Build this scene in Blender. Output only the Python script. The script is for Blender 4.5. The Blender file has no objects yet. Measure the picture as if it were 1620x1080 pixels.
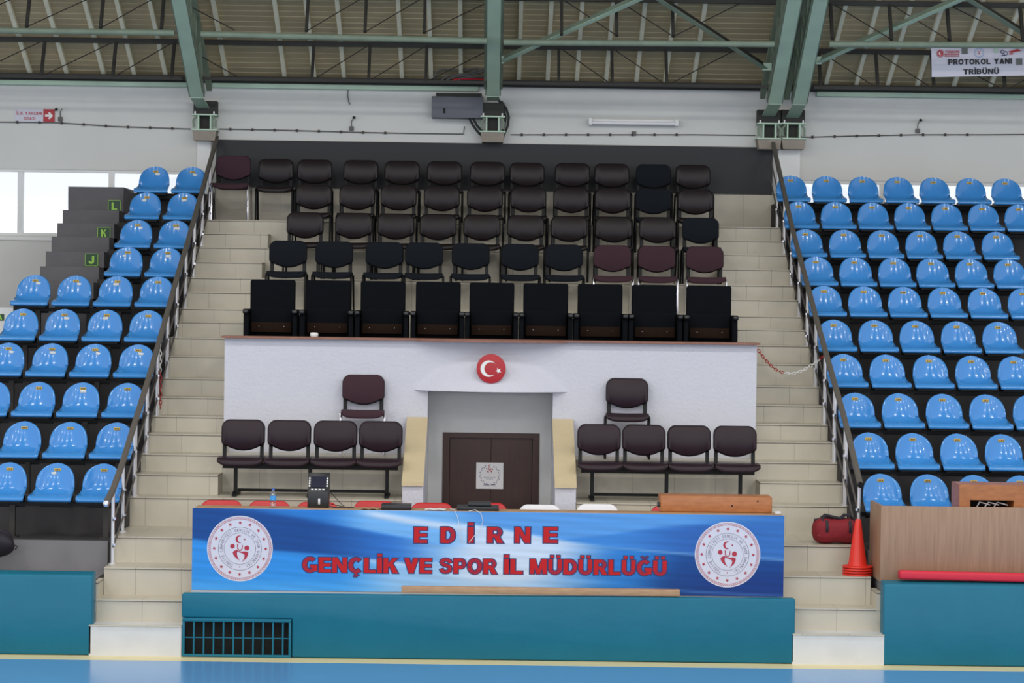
import bpy, bmesh, math, random
import numpy as np
from mathutils import Vector, Matrix
random.seed(7)
SC = bpy.context.scene
COL = SC.collection

# ------------------------------------------------------------------ camera, world, lamps, exposure
FPX = 3849.0
CAM = np.array([0.0, -24.0, 3.53])
yaw, pit, rol = math.atan(33/FPX), -math.atan(60/FPX), math.atan(.0137)
CF = np.array([math.sin(yaw)*math.cos(pit), math.cos(yaw)*math.cos(pit), math.sin(pit)])
R0 = np.cross(CF, [0, 0, 1.0]); R0 /= np.linalg.norm(R0); U0 = np.cross(R0, CF)
CR = R0*math.cos(rol)+U0*math.sin(rol); CU = -R0*math.sin(rol)+U0*math.cos(rol)
cd = bpy.data.cameras.new('camera'); cam = bpy.data.objects.new('camera', cd); COL.objects.link(cam)
cd.sensor_width = 36; cd.lens = FPX/1620*36; cd.clip_end = 300
M = Matrix.Identity(4)
for i in range(3):
    M[i][0] = CR[i]; M[i][1] = CU[i]; M[i][2] = -CF[i]; M[i][3] = CAM[i]
cam.matrix_world = M
SC.camera = cam
W = bpy.data.worlds.new('world'); SC.world = W; W.use_nodes = True
W.node_tree.nodes['Background'].inputs[0].default_value = (.93, .96, 1, 1)
W.node_tree.nodes['Background'].inputs[1].default_value = 1.15
def area(name, loc, sx, sy, e, col, aim):
    ld = bpy.data.lights.new(name, 'AREA'); ld.shape = 'RECTANGLE'; ld.size = sx; ld.size_y = sy; ld.energy = e; ld.color = col
    lo = bpy.data.objects.new(name, ld); COL.objects.link(lo); lo.location = loc
    lo.rotation_euler = (Vector(aim)-Vector(loc)).to_track_quat('-Z', 'Y').to_euler()
for lx, ly in [(x, y) for y in (-2.5, -8, -14) for x in (-9, -3, 3, 9)]:
    area('assumed_hall_lamp', (lx, ly, 9.6), 1.6, .6, 140, (1, .97, .93), (lx, ly+2.5, 0))  # assumed overhead lamps, added out of view without fittings
# added fill lights behind the camera; windows opposite are assumed, none is built
for lx in (-15, -5, 5, 15):
    area('added_fill_light', (lx, -36, 5.0), 7.5, 3.0, 500, (.96, .98, 1), (lx*.6, 8, 5.0))
vs = SC.view_settings
vs.view_transform = 'Standard'; vs.look = 'None'; vs.gamma = 1; vs.use_curve_mapping = False; vs.exposure = -0.06

def at(px, py, Y):
    """photo position seen on the vertical plane at depth Y"""
    d = CF+CR*((px-810)/FPX)+CU*((540-py)/FPX)
    p = CAM+d*((Y-CAM[1])/d[1])
    return Vector(p)

# ------------------------------------------------------------------ materials
def lin(c):
    return tuple((v/255/12.92 if v/255 <= .04045 else ((v/255+.055)/1.055)**2.4) for v in c)
def mat(name, rgb, rough=.6, metal=0, var=.12, scale=6, bump=0, spec=.5, coat=0, bscale=60):
    m = bpy.data.materials.new(name); m.use_nodes = True
    nt = m.node_tree; N = nt.nodes; L = nt.links; b = N['Principled BSDF']
    c = lin(rgb)
    b.inputs['Roughness'].default_value = rough; b.inputs['Metallic'].default_value = metal
    b.inputs['Specular IOR Level'].default_value = spec; b.inputs['Coat Weight'].default_value = coat
    tc = N.new('ShaderNodeTexCoord'); no = N.new('ShaderNodeTexNoise'); no.inputs['Scale'].default_value = scale
    no.inputs['Detail'].default_value = 4
    L.new(tc.outputs['Object'], no.inputs['Vector'])
    mx = N.new('ShaderNodeMix'); mx.data_type = 'RGBA'
    mx.inputs['A'].default_value = tuple(v*(1-var) for v in c)+(1,)
    mx.inputs['B'].default_value = tuple(min(1, v*(1+var)) for v in c)+(1,)
    L.new(no.outputs['Fac'], mx.inputs['Factor']); L.new(mx.outputs['Result'], b.inputs['Base Color'])
    if bump:
        n2 = N.new('ShaderNodeTexNoise'); n2.inputs['Scale'].default_value = bscale; n2.inputs['Detail'].default_value = 3
        L.new(tc.outputs['Object'], n2.inputs['Vector'])
        bp = N.new('ShaderNodeBump'); bp.inputs['Strength'].default_value = bump; bp.inputs['Distance'].default_value = .02
        L.new(n2.outputs['Fac'], bp.inputs['Height']); L.new(bp.outputs['Normal'], b.inputs['Normal'])
    return m
def node(nt, t, **kw):
    n = nt.nodes.new(t)
    for k, v in kw.items(): setattr(n, k, v)
    return n
def math_n(nt, op, a, b=None, c=None):
    n = nt.nodes.new('ShaderNodeMath'); n.operation = op
    for i, v in enumerate((a, b, c)):
        if v is None: continue
        if isinstance(v, (int, float)): n.inputs[i].default_value = v
        else: nt.links.new(v, n.inputs[i])
    return n.outputs[0]
def tile_mat(name, rgb, grout):
    """glazed tiles: UV u runs along the step in metres, v is metres below the nosing"""
    m = bpy.data.materials.new(name); m.use_nodes = True
    nt = m.node_tree; L = nt.links; b = nt.nodes['Principled BSDF']; b.inputs['Roughness'].default_value = .38
    uv = node(nt, 'ShaderNodeUVMap'); sx = node(nt, 'ShaderNodeSeparateXYZ'); L.new(uv.outputs[0], sx.inputs[0])
    q = math_n(nt, 'DIVIDE', sx.outputs[0], .462)
    fr = math_n(nt, 'FRACT', q); fl = math_n(nt, 'FLOOR', q)
    l1 = math_n(nt, 'LESS_THAN', fr, .011)
    a = math_n(nt, 'GREATER_THAN', sx.outputs[1], .008); c = math_n(nt, 'LESS_THAN', sx.outputs[1], .021)
    l2 = math_n(nt, 'MULTIPLY', a, c)
    tc = node(nt, 'ShaderNodeTexCoord')
    no = node(nt, 'ShaderNodeTexNoise'); no.inputs['Scale'].default_value = 5; no.inputs['Detail'].default_value = 6
    L.new(tc.outputs['Object'], no.inputs['Vector'])
    wn = node(nt, 'ShaderNodeTexWhiteNoise', noise_dimensions='2D'); cb = node(nt, 'ShaderNodeCombineXYZ')
    L.new(fl, cb.inputs[0]); L.new(math_n(nt, 'FLOOR', math_n(nt, 'MULTIPLY', sx.outputs[2], 1.0)), cb.inputs[1]); L.new(cb.outputs[0], wn.inputs['Vector'])
    k = math_n(nt, 'ADD', math_n(nt, 'MULTIPLY', no.outputs['Fac'], .16), math_n(nt, 'MULTIPLY', wn.outputs['Value'], .07))
    k = math_n(nt, 'ADD', k, .87)
    c0 = lin(rgb)
    vm = node(nt, 'ShaderNodeVectorMath', operation='SCALE'); vm.inputs[0].default_value = c0; L.new(k, vm.inputs['Scale'])
    m1 = node(nt, 'ShaderNodeMix', data_type='RGBA'); L.new(math_n(nt, 'MULTIPLY', l1, .45), m1.inputs['Factor'])
    L.new(vm.outputs[0], m1.inputs['A']); m1.inputs['B'].default_value = lin(grout)+(1,)
    m2 = node(nt, 'ShaderNodeMix', data_type='RGBA'); L.new(math_n(nt, 'MULTIPLY', l2, .8), m2.inputs['Factor'])
    L.new(m1.outputs['Result'], m2.inputs['A']); m2.inputs['B'].default_value = lin(grout)+(1,)
    L.new(m2.outputs['Result'], b.inputs['Base Color'])
    return m
def wood_mat(name, c1, c2, rough=.4, sx=1, sz=1, scale=14, spec=.5):
    m = bpy.data.materials.new(name); m.use_nodes = True
    nt = m.node_tree; L = nt.links; b = nt.nodes['Principled BSDF']; b.inputs['Roughness'].default_value = rough
    tc = node(nt, 'ShaderNodeTexCoord'); mp = node(nt, 'ShaderNodeMapping'); mp.inputs['Scale'].default_value = (sx, sx, sz)
    no = node(nt, 'ShaderNodeTexNoise'); no.inputs['Scale'].default_value = scale; no.inputs['Detail'].default_value = 8; no.inputs['Roughness'].default_value = .65
    L.new(tc.outputs['Object'], mp.inputs[0]); L.new(mp.outputs[0], no.inputs['Vector'])
    cr = node(nt, 'ShaderNodeValToRGB'); cr.color_ramp.elements[0].position = .3; cr.color_ramp.elements[1].position = .7
    cr.color_ramp.elements[0].color = lin(c1)+(1,); cr.color_ramp.elements[1].color = lin(c2)+(1,)
    L.new(no.outputs['Fac'], cr.inputs[0]); L.new(cr.outputs[0], b.inputs['Base Color'])
    b.inputs['Specular IOR Level'].default_value = spec
    return m
def glass_mat(name, tint=(.95, .98, 1), mixf=.9):
    m = bpy.data.materials.new(name); m.use_nodes = True
    nt = m.node_tree; nt.nodes.clear(); L = nt.links
    o = node(nt, 'ShaderNodeOutputMaterial'); t = node(nt, 'ShaderNodeBsdfTransparent'); t.inputs[0].default_value = tint+(1,)
    g = node(nt, 'ShaderNodeBsdfGlossy'); g.inputs['Roughness'].default_value = .05
    mx = node(nt, 'ShaderNodeMixShader'); mx.inputs[0].default_value = mixf
    L.new(g.outputs[0], mx.inputs[1]); L.new(t.outputs[0], mx.inputs[2]); L.new(mx.outputs[0], o.inputs[0])
    return m
MT = {}
MT['floor'] = mat('court_blue', (95, 152, 205), .22, var=.05, scale=1.5)
MT['cream'] = mat('cream_line', (222, 208, 160), .4, var=.05)
MT['pad'] = mat('teal_vinyl', (22, 104, 128), .42, var=.10, spec=.25, scale=2.2, bump=.15, bscale=9)
MT['tile'] = tile_mat('beige_tile', (193, 185, 168), (62, 52, 44))
MT['plinth'] = mat('whitewashed_riser', (205, 205, 205), .6, var=.12, scale=4)
MT['wall'] = mat('white_rough_plaster', (202, 202, 212), .85, var=.03, bump=.35, bscale=26)
MT['backwall'] = mat('painted_wall', (214, 213, 209), .8, var=.06, scale=1.2)
MT['recess'] = mat('grey_wall', (206, 206, 206), .8, var=.05)
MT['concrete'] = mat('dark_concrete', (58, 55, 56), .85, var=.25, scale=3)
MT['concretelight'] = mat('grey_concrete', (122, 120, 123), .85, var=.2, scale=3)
MT['aislegrey'] = mat('aisle_grey_paint', (98, 96, 99), .85, var=.15, scale=4)
MT['corbel'] = mat('raw_concrete', (150, 140, 128), .9, var=.2, scale=9)
MT['seat'] = mat('blue_plastic', (58, 136, 206), .22, var=.04, scale=3, coat=.3)
MT['plate'] = mat('yellow_plate', (205, 170, 70), .5)
MT['mark'] = mat('dark_print', (80, 60, 30), .6)
MT['label'] = mat('white_sticker', (215, 215, 210), .6, var=.15, scale=60)
MT['blackmetal'] = mat('black_metal', (13, 13, 15), .5, var=.1, spec=.25)
MT['darkmetal'] = mat('dark_steel', (52, 46, 42), .55, var=.2)
MT['rail'] = mat('handrail_paint', (94, 88, 82), .5, var=.15)
MT['chrome'] = mat('chrome', (225, 222, 228), .16, metal=1, var=.03)
MT['steel'] = mat('stainless_steel', (214, 212, 214), .3, metal=.45, var=.05)
MT['leather'] = mat('dark_brown_leather', (40, 25, 33), .44, var=.2, scale=7, spec=.28)
MT['leathershaded'] = mat('shaded_brown_leather', (27, 17, 20), .42, var=.2, scale=7, spec=.28)  # bench leather darkened for the upper rows, their dimmer light put into the colour
MT['fabric'] = mat('black_fabric', (20, 24, 31), .9, var=.15, scale=60, spec=.2)
MT['maroon'] = mat('maroon_fabric', (58, 33, 42), .9, var=.15, scale=60)
MT['plush'] = mat('black_plush', (11, 14, 19), .9, var=.2, scale=30, spec=.12)
MT['brownply'] = wood_mat('brown_plywood', (30, 18, 11), (40, 24, 15), .7, spec=.1)
MT['panel'] = mat('black_panel', (29, 30, 35), .6, var=.12, scale=2)
MT['cap'] = wood_mat('cap_wood', (120, 78, 62), (150, 100, 80), .45, sx=.4)
MT['door'] = wood_mat('dark_door', (48, 26, 20), (66, 36, 28), .5, sx=2, sz=.2)
MT['stone'] = mat('beige_stone', (204, 186, 150), .6, var=.06, scale=14)
MT['green'] = mat('green_paint', (178, 202, 180), .5, var=.16, scale=3)
MT['greendark'] = mat('weathered_green_paint', (126, 140, 122), .6, var=.25, scale=5)
MT['purlin'] = mat('dark_purlin', (44, 42, 38), .7, var=.2)
MT['rafter'] = mat('cream_rafter', (250, 242, 216), .7, var=.12)
MT['roof'] = mat('beige_sheet', (184, 168, 134), .75, var=.2, scale=1.6)
MT['white'] = mat('white_enamel', (228, 228, 226), .45, var=.03)
MT['grey'] = mat('grey_box_paint', (98, 100, 108), .55, var=.08)
MT['red'] = mat('red_plastic', (194, 30, 34), .35, var=.05)
MT['whiteplastic'] = mat('white_plastic', (232, 230, 234), .35, var=.03)
MT['cone'] = mat('orange_red_plastic', (226, 48, 34), .4, var=.05)
MT['bag'] = mat('red_bag_fabric', (128, 18, 30), .75, var=.2, scale=14, bump=.4, bscale=18)
MT['strap'] = mat('dark_strap', (30, 26, 36), .7)
MT['redmat'] = mat('red_foam', (206, 34, 58), .6, var=.05)
MT['deskwood'] = wood_mat('walnut_laminate', (138, 106, 82), (162, 128, 102), .45, sx=2.2, sz=.12)
MT['orangewood'] = wood_mat('orange_wood', (152, 92, 50), (182, 116, 66), .4, sx=.5, sz=2)
MT['plank'] = wood_mat('plank_wood', (160, 122, 88), (188, 150, 112), .5, sx=.4, sz=3)
MT['black'] = mat('black_plastic', (16, 16, 20), .35)
MT['screen'] = mat('dark_screen', (28, 26, 48), .08, spec=.8)
MT['bluelabel'] = mat('blue_label', (60, 150, 220), .4)
MT['bluecap'] = mat('blue_cap', (70, 100, 170), .4)
MT['clear'] = glass_mat('clear_plastic', (.86, .9, .93), .82)
MT['glass'] = glass_mat('window_glass', (.97, .985, 1), .94)
MT['signwhite'] = mat('white_sign', (206, 204, 216), .5, var=.02)
MT['signred'] = mat('red_print', (176, 30, 44), .5, var=.03)
MT['emred'] = mat('crimson_print', (170, 34, 58), .5, var=.02)
MT['flagred'] = mat('flag_red', (172, 13, 27), .4, var=.02)
MT['ink'] = mat('black_print', (26, 24, 36), .6)
MT['emink'] = mat('grey_violet_print', (104, 84, 104), .6)
MT['navy'] = mat('navy_print', (40, 44, 96), .6)
MT['letterred'] = mat('letter_red', (188, 32, 36), .6, var=.02, spec=.2)
MT['lightblue'] = mat('pale_blue_print', (150, 170, 210), .6)
MT['signgreen'] = mat('green_plate', (20, 62, 34), .5)
MT['signlime'] = mat('lime_print', (150, 200, 70), .5)
MT['paper'] = mat('paper', (222, 220, 222), .7, var=.03)
MT['chainred'] = mat('red_chain', (160, 34, 34), .5)
MT['chainwhite'] = mat('white_chain', (216, 214, 210), .5)
MT['cable'] = mat('grey_cable', (96, 94, 92), .6)
MT['blackcable'] = mat('black_cable', (32, 32, 34), .6)
MT['patch'] = mat('grey_patch', (96, 100, 96), .6)
MT['void'] = mat('dark_void', (14, 14, 14), .9)

# ------------------------------------------------------------------ mesh building helpers
class MB:
    def __init__(self):
        self.v = []; self.f = []; self.mi = []; self.sm = []; self.uv = []
    def add(self, verts, faces, mi=0, smooth=False, uvs=None):
        o = len(self.v); self.v += [tuple(p) for p in verts]
        for i, f in enumerate(faces):
            self.f.append(tuple(o+k for k in f)); self.mi.append(mi); self.sm.append(smooth)
            self.uv.append(uvs[i] if uvs else None)
        return self
    def box(self, x0, x1, y0, y1, z0, z1, mi=0):
        v = [(x, y, z) for x in (x0, x1) for y in (y0, y1) for z in (z0, z1)]
        return self.add(v, [(0, 1, 3, 2), (4, 6, 7, 5), (0, 4, 5, 1), (2, 3, 7, 6), (0, 2, 6, 4), (1, 5, 7, 3)], mi)
    def rbox(self, x0, x1, y0, y1, z0, z1, r=.01, seg=2, mi=0):
        bm = bmesh.new(); bmesh.ops.create_cube(bm, size=1)
        for q in bm.verts: q.co = Vector(((x0+x1)/2+q.co.x*(x1-x0), (y0+y1)/2+q.co.y*(y1-y0), (z0+z1)/2+q.co.z*(z1-z0)))
        bmesh.ops.bevel(bm, geom=bm.edges[:], offset=r, segments=seg, affect='EDGES', profile=.5)
        return self.frombm(bm, mi, True)
    def frombm(self, bm, mi=0, smooth=False, mtx=None):
        bm.verts.index_update()
        vs = [(mtx @ q.co) if mtx else q.co.copy() for q in bm.verts]
        self.add(vs, [[q.index for q in f.verts] for f in bm.faces], mi, smooth); bm.free(); return self
    def tube(self, pts, r, seg=8, mi=0, closed=False):
        P = [Vector(p) for p in pts]; n = len(P); rings = []; up = None
        for i in range(n):
            if closed: t = P[(i+1) % n]-P[i-1]
            else: t = P[min(i+1, n-1)]-P[max(i-1, 0)]
            t.normalize()
            if up is None: up = Vector((0, 0, 1)) if abs(t.z) < .9 else Vector((1, 0, 0))
            a = t.cross(up).normalized(); b = a.cross(t).normalized(); up = b
            rr = r[i] if isinstance(r, (list, tuple)) else r
            rings.append([P[i]+a*math.cos(2*math.pi*k/seg)*rr+b*math.sin(2*math.pi*k/seg)*rr for k in range(seg)])
        v = [q for ring in rings for q in ring]; f = []
        for i in range(n if closed else n-1):
            j = (i+1) % n
            for k in range(seg):
                f.append((i*seg+k, i*seg+(k+1) % seg, j*seg+(k+1) % seg, j*seg+k))
        if not closed:
            f.append(tuple(range(seg))[::-1]); f.append(tuple((n-1)*seg+k for k in range(seg)))
        return self.add(v, f, mi, True)
    def bar(self, a, b, w, h, mi=0, up=(0, 0, 1)):
        """rectangular bar from a to b: w across, h along up"""
        a = Vector(a); b = Vector(b); t = (b-a).normalized(); u = Vector(up)
        s = t.cross(u).normalized(); u = s.cross(t).normalized()
        v = [p+s*i*w/2+u*j*h/2 for p in (a, b) for i in (-1, 1) for j in (-1, 1)]
        return self.add(v, [(0, 2, 3, 1), (4, 5, 7, 6), (0, 1, 5, 4), (2, 6, 7, 3), (0, 4, 6, 2), (1, 3, 7, 5)], mi)
    def lathe(self, prof, seg=20, mi=0, c=(0, 0, 0)):
        v = [(c[0]+r*math.cos(2*math.pi*k/seg), c[1]+r*math.sin(2*math.pi*k/seg), c[2]+z) for r, z in prof for k in range(seg)]
        f = [(i*seg+k, i*seg+(k+1) % seg, (i+1)*seg+(k+1) % seg, (i+1)*seg+k) for i in range(len(prof)-1) for k in range(seg)]
        return self.add(v, f, mi, True)
    def grid(self, fn, nu, nv, mi=0, smooth=True):
        v = [fn(i/nu, j/nv) for j in range(nv+1) for i in range(nu+1)]
        f = [(j*(nu+1)+i, j*(nu+1)+i+1, (j+1)*(nu+1)+i+1, (j+1)*(nu+1)+i) for j in range(nv) for i in range(nu)]
        return self.add(v, f, mi, smooth)
    def prism(self, poly, d0, d1, axis='y', mi=0, bev=0, smooth=False):
        """polygon in the other two axes extruded along axis"""
        bm = bmesh.new()
        def p3(p, d): return (p[0], d, p[1]) if axis == 'y' else ((d, p[0], p[1]) if axis == 'x' else (p[0], p[1], d))
        a = [bm.verts.new(p3(p, d0)) for p in poly]; b = [bm.verts.new(p3(p, d1)) for p in poly]
        n = len(poly); bm.faces.new(a); bm.faces.new(b[::-1])
        for i in range(n): bm.faces.new((a[i], b[i], b[(i+1) % n], a[(i+1) % n]))
        bmesh.ops.recalc_face_normals(bm, faces=bm.faces[:])
        if bev:
            ed = [e for e in bm.edges if len(e.link_faces) == 2 and e.calc_face_angle(0) > .6]
            bmesh.ops.bevel(bm, geom=ed, offset=bev, segments=3, affect='EDGES', profile=.5)
        return self.frombm(bm, mi, smooth or bev > 0)
    def flat(self, poly, y, mi=0):
        """flat printed shape in the XZ plane facing -Y"""
        return self.add([(p[0], y, p[1]) for p in poly], [tuple(range(len(poly)))], mi)
    def ring(self, cx, cz, r0, r1, y, mi=0, seg=48):
        v = []; f = []
        for k in range(seg):
            a = 2*math.pi*k/seg
            v += [(cx+r0*math.cos(a), y, cz+r0*math.sin(a)), (cx+r1*math.cos(a), y, cz+r1*math.sin(a))]
            j = (k+1) % seg; f.append((2*k, 2*k+1, 2*j+1, 2*j))
        return self.add(v, f, mi)
    def disc(self, cx, cz, r, y, mi=0, seg=48):
        return self.flat([(cx+r*math.cos(2*math.pi*k/seg), cz+r*math.sin(2*math.pi*k/seg)) for k in range(seg)], y, mi)
    def star(self, cx, cz, r, y, mi=0, rot=math.pi/2, ri=.4):
        return self.flat([(cx+(r if k % 2 == 0 else r*ri)*math.cos(rot+math.pi*k/5), cz+(r if k % 2 == 0 else r*ri)*math.sin(rot+math.pi*k/5)) for k in range(10)], y, mi)
    def crescent(self, cx, cz, r, r2, off, y, mi=0, ang=0, seg=24):
        """crescent open towards ang"""
        d = (off*off+r*r-r2*r2)/(2*off); h = math.sqrt(max(0, r*r-d*d))
        a0 = math.atan2(h, d); b0 = math.atan2(h, d-off)
        pts = [(r*math.cos(a0+(2*math.pi-2*a0)*k/seg), r*math.sin(a0+(2*math.pi-2*a0)*k/seg)) for k in range(seg+1)]
        inn = [(off+r2*math.cos(b0+(2*math.pi-2*b0)*k/seg), r2*math.sin(b0+(2*math.pi-2*b0)*k/seg)) for k in range(seg+1)]
        ca, sa = math.cos(ang), math.sin(ang)
        R = lambda p: (cx+p[0]*ca-p[1]*sa, y, cz+p[0]*sa+p[1]*ca)
        v = [R(p) for p in pts]+[R(p) for p in inn]; n = seg+1
        return self.add(v, [(i, i+1, n+i+1, n+i) for i in range(seg)], mi)
    def text(self, body, x0, x1, z0, cap, y, mi=0, k=1, grow=0, gap=.06):
        """a line of block lettering facing -Y, baseline z0, capital height cap, fitted between x0 and x1"""
        tot = sum((GLYPHS[c][0]+gap) if c != ' ' else .34 for c in body)-gap
        sx = (x1-x0)/tot; u = x0
        for c in body:
            if c == ' ': u += .34*sx; continue
            w, polys = glyph(c, k, grow)
            for i, p in enumerate(polys): self.flat([(u+q[0]*sx, z0+q[1]*cap) for q in p], y-.00004*i, mi)
            u += (w+gap)*sx
        return self
    def tilebox(self, x0, x1, y0, y1, z0, z1, off=0.0, mi=0):
        """tiled block: front riser, top tread and both ends carry tile joints"""
        row = random.random()*50
        def q(vs, us): self.add(vs, [(0, 1, 2, 3)], mi, False, [us])
        q([(x0, y0, z0), (x1, y0, z0), (x1, y0, z1), (x0, y0, z1)], [(x0+off, z1-z0), (x1+off, z1-z0), (x1+off, 0), (x0+off, 0)])
        q([(x0, y0, z1), (x1, y0, z1), (x1, y1, z1), (x0, y1, z1)], [(x0+off, -1), (x1+off, -1), (x1+off, -1), (x0+off, -1)])
        q([(x0, y1, z0), (x0, y0, z0), (x0, y0, z1), (x0, y1, z1)], [(y1, z1-z0), (y0, z1-z0), (y0, 0), (y1, 0)])
        q([(x1, y0, z0), (x1, y1, z0), (x1, y1, z1), (x1, y0, z1)], [(y0, z1-z0), (y1, z1-z0), (y1, 0), (y0, 0)])
        q([(x1, y1, z0), (x0, y1, z0), (x0, y1, z1), (x1, y1, z1)], [(x0, .5), (x1, .5), (x1, .5), (x0, .5)])
        return self
    def nose(self, x0, x1, y0, z1, off=0, mi=0):
        u = [[(x0+off, -1), (x1+off, -1), (x1+off, -1), (x0+off, -1)]]*3
        v = [(x0, y0-.012, z1-.012), (x1, y0-.012, z1-.012), (x1, y0-.012, z1+.001), (x0, y0-.012, z1+.001), (x0, y0+.03, z1+.001), (x1, y0+.03, z1+.001), (x0, y0, z1-.012), (x1, y0, z1-.012)]
        return self.add(v, [(0, 1, 2, 3), (3, 2, 5, 4), (6, 7, 1, 0)], mi, False, u)
    def mesh(self, name, mats):
        me = bpy.data.meshes.new(name); me.from_pydata(self.v, [], self.f)
        me.polygons.foreach_set('material_index', self.mi); me.polygons.foreach_set('use_smooth', self.sm)
        if any(u is not None for u in self.uv):
            ul = me.uv_layers.new(name='UVMap')
            for p, u in zip(me.polygons, self.uv):
                for k, li in enumerate(p.loop_indices): ul.data[li].uv = u[k] if u else (0.2, -1)
        for m in (mats if isinstance(mats, (list, tuple)) else [mats]): me.materials.append(MT[m])
        me.update(); return me
    def build(self, name, mats, parent=None, sharp=True):
        me = self.mesh(name, mats)
        o = bpy.data.objects.new(name, me); COL.objects.link(o)
        if parent is not None: o.parent = parent
        if sharp and any(self.sm):
            try: me.set_sharp_from_angle(angle=math.radians(40))
            except Exception: pass
        return o
def _arc(cx, cy, rx, ry, a0, a1, n=12):
    return [(cx+rx*math.cos(math.radians(a0+(a1-a0)*k/n)), cy+ry*math.sin(math.radians(a0+(a1-a0)*k/n))) for k in range(n+1)]
def _V(x, a=0, b=1, w=.27): return ([(x, a), (x, b)], w)
def _H(a, b, y, w=.21): return ([(a, y), (b, y)], w)
_G = ([_arc(.42, .5, .295, .40, 48, 345, 22), .24], _H(.44, .82, .40, .20), _V(.70, .08, .42, .22))
_C = ([_arc(.42, .5, .295, .40, 48, 312, 22), .24],)
_U = ([[(.135, 1), (.135, .38)]+_arc(.39, .38, .255, .275, 180, 360)+[(.645, 1)], .24],)
_DOTS = (_V(.22, 1.08, 1.26, .19), _V(.56, 1.08, 1.26, .19))
GLYPHS = {   # heavy block capitals: strokes (points, width) or convex polygons
 'E': (.68, [_V(.135), _H(0, .68, .105), _H(0, .66, .5), _H(0, .68, .895)]), 'F': (.66, [_V(.135), _H(0, .62, .5), _H(0, .66, .895)]),
 'D': (.76, [_V(.135), ([(.135, .895), (.36, .895)]+_arc(.36, .5, .285, .395, 90, -90)+[(.36, .105), (.135, .105)], .23)]),
 'I': (.27, [_V(.135)]), 'İ': (.27, [_V(.135), _V(.135, 1.08, 1.28, .25)]), 'L': (.66, [_V(.135), _H(0, .66, .105)]), 'H': (.80, [_V(.135), _V(.665), _H(.1, .7, .5)]),
 'G': (.82, list(_G)), 'Ğ': (.82, list(_G)+[(_arc(.42, 1.30, .17, .15, 200, 340), .09)]), 'C': (.78, list(_C)), 'Ç': (.78, list(_C)+[([(.42, .02), (.42, -.08), (.49, -.15), (.42, -.22), (.30, -.22)], .09)]),
 'O': (.84, [(_arc(.42, .5, .295, .40, 0, 360, 30), .24)]), 'U': (.78, list(_U)), 'Ü': (.78, list(_U)+list(_DOTS)),
 'P': (.71, [_V(.135), ([(.135, .895), (.42, .895)]+_arc(.42, .66, .17, .235, 90, -90)+[(.42, .425), (.135, .425)], .21)]),
 'R': (.76, [_V(.135), ([(.135, .895), (.42, .895)]+_arc(.42, .675, .18, .22, 90, -90)+[(.42, .455), (.135, .455)], .21), [(.30, .46), (.56, .46), (.78, 0), (.48, 0)]]),
 'B': (.74, [_V(.135), ([(.135, .895), (.40, .895)]+_arc(.40, .70, .16, .195, 90, -90)+[(.40, .505), (.135, .505)], .20), ([(.135, .505), (.42, .505)]+_arc(.42, .305, .19, .20, 90, -90)+[(.42, .105), (.135, .105)], .21)]),
 'K': (.81, [_V(.135), [(.24, .34), (.24, .62), (.52, 1), (.80, 1)], [(.33, .48), (.52, .66), (.82, 0), (.50, 0)]]),
 'V': (.80, [[(0, 1), (.29, 1), (.54, 0), (.27, 0)], [(.51, 1), (.80, 1), (.53, 0), (.27, 0)]]), 'A': (.80, [[(0, 0), (.28, 0), (.53, 1), (.27, 1)], [(.52, 0), (.80, 0), (.53, 1), (.27, 1)], _H(.18, .62, .26, .17)]),
 'M': (.94, [_V(.125, 0, 1, .25), _V(.815, 0, 1, .25), [(.04, 1), (.30, 1), (.57, 0), (.37, 0)], [(.64, 1), (.90, 1), (.57, 0), (.37, 0)]]), 'N': (.80, [_V(.125, 0, 1, .25), _V(.675, 0, 1, .25), [(.02, 1), (.28, 1), (.78, 0), (.52, 0)]]),
 'S': (.72, [([(.61, .70), (.56, .82), (.46, .885), (.36, .90), (.25, .885), (.16, .82), (.135, .73), (.17, .64), (.26, .58), (.36, .54), (.47, .50), (.56, .43), (.59, .32), (.56, .20), (.46, .125), (.36, .105), (.24, .12), (.15, .19), (.11, .30)], .21)]),
 'T': (.74, [_H(0, .74, .895), _V(.37)]), 'Y': (.80, [[(0, 1), (.30, 1), (.54, .46), (.27, .46)], [(.50, 1), (.80, 1), (.53, .46), (.26, .46)], _V(.40, 0, .5)]),
 'J': (.56, [([(.425, 1), (.425, .34)]+_arc(.26, .34, .165, .235, 0, -180), .24)]), '.': (.22, [_V(.11, 0, .2, .2)])}
def _grow(poly, d):
    """convex polygon with every edge moved outwards by d"""
    n = len(poly); ar = sum(poly[i][0]*poly[(i+1) % n][1]-poly[(i+1) % n][0]*poly[i][1] for i in range(n))
    P = poly if ar > 0 else poly[::-1]
    L = []
    for i in range(n):
        a, b = P[i], P[(i+1) % n]; dx, dy = b[0]-a[0], b[1]-a[1]; l = math.hypot(dx, dy) or 1e-9
        L.append((a[0]+dy/l*d, a[1]-dx/l*d, dx/l, dy/l))
    out = []
    for i in range(n):
        x1, y1, ux, uy = L[i-1]; x2, y2, vx, vy = L[i]; det = ux*vy-uy*vx
        if abs(det) < 1e-6: out.append((x2, y2)); continue
        t = ((x2-x1)*vy-(y2-y1)*vx)/det; out.append((x1+ux*t, y1+uy*t))
    return out
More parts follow.
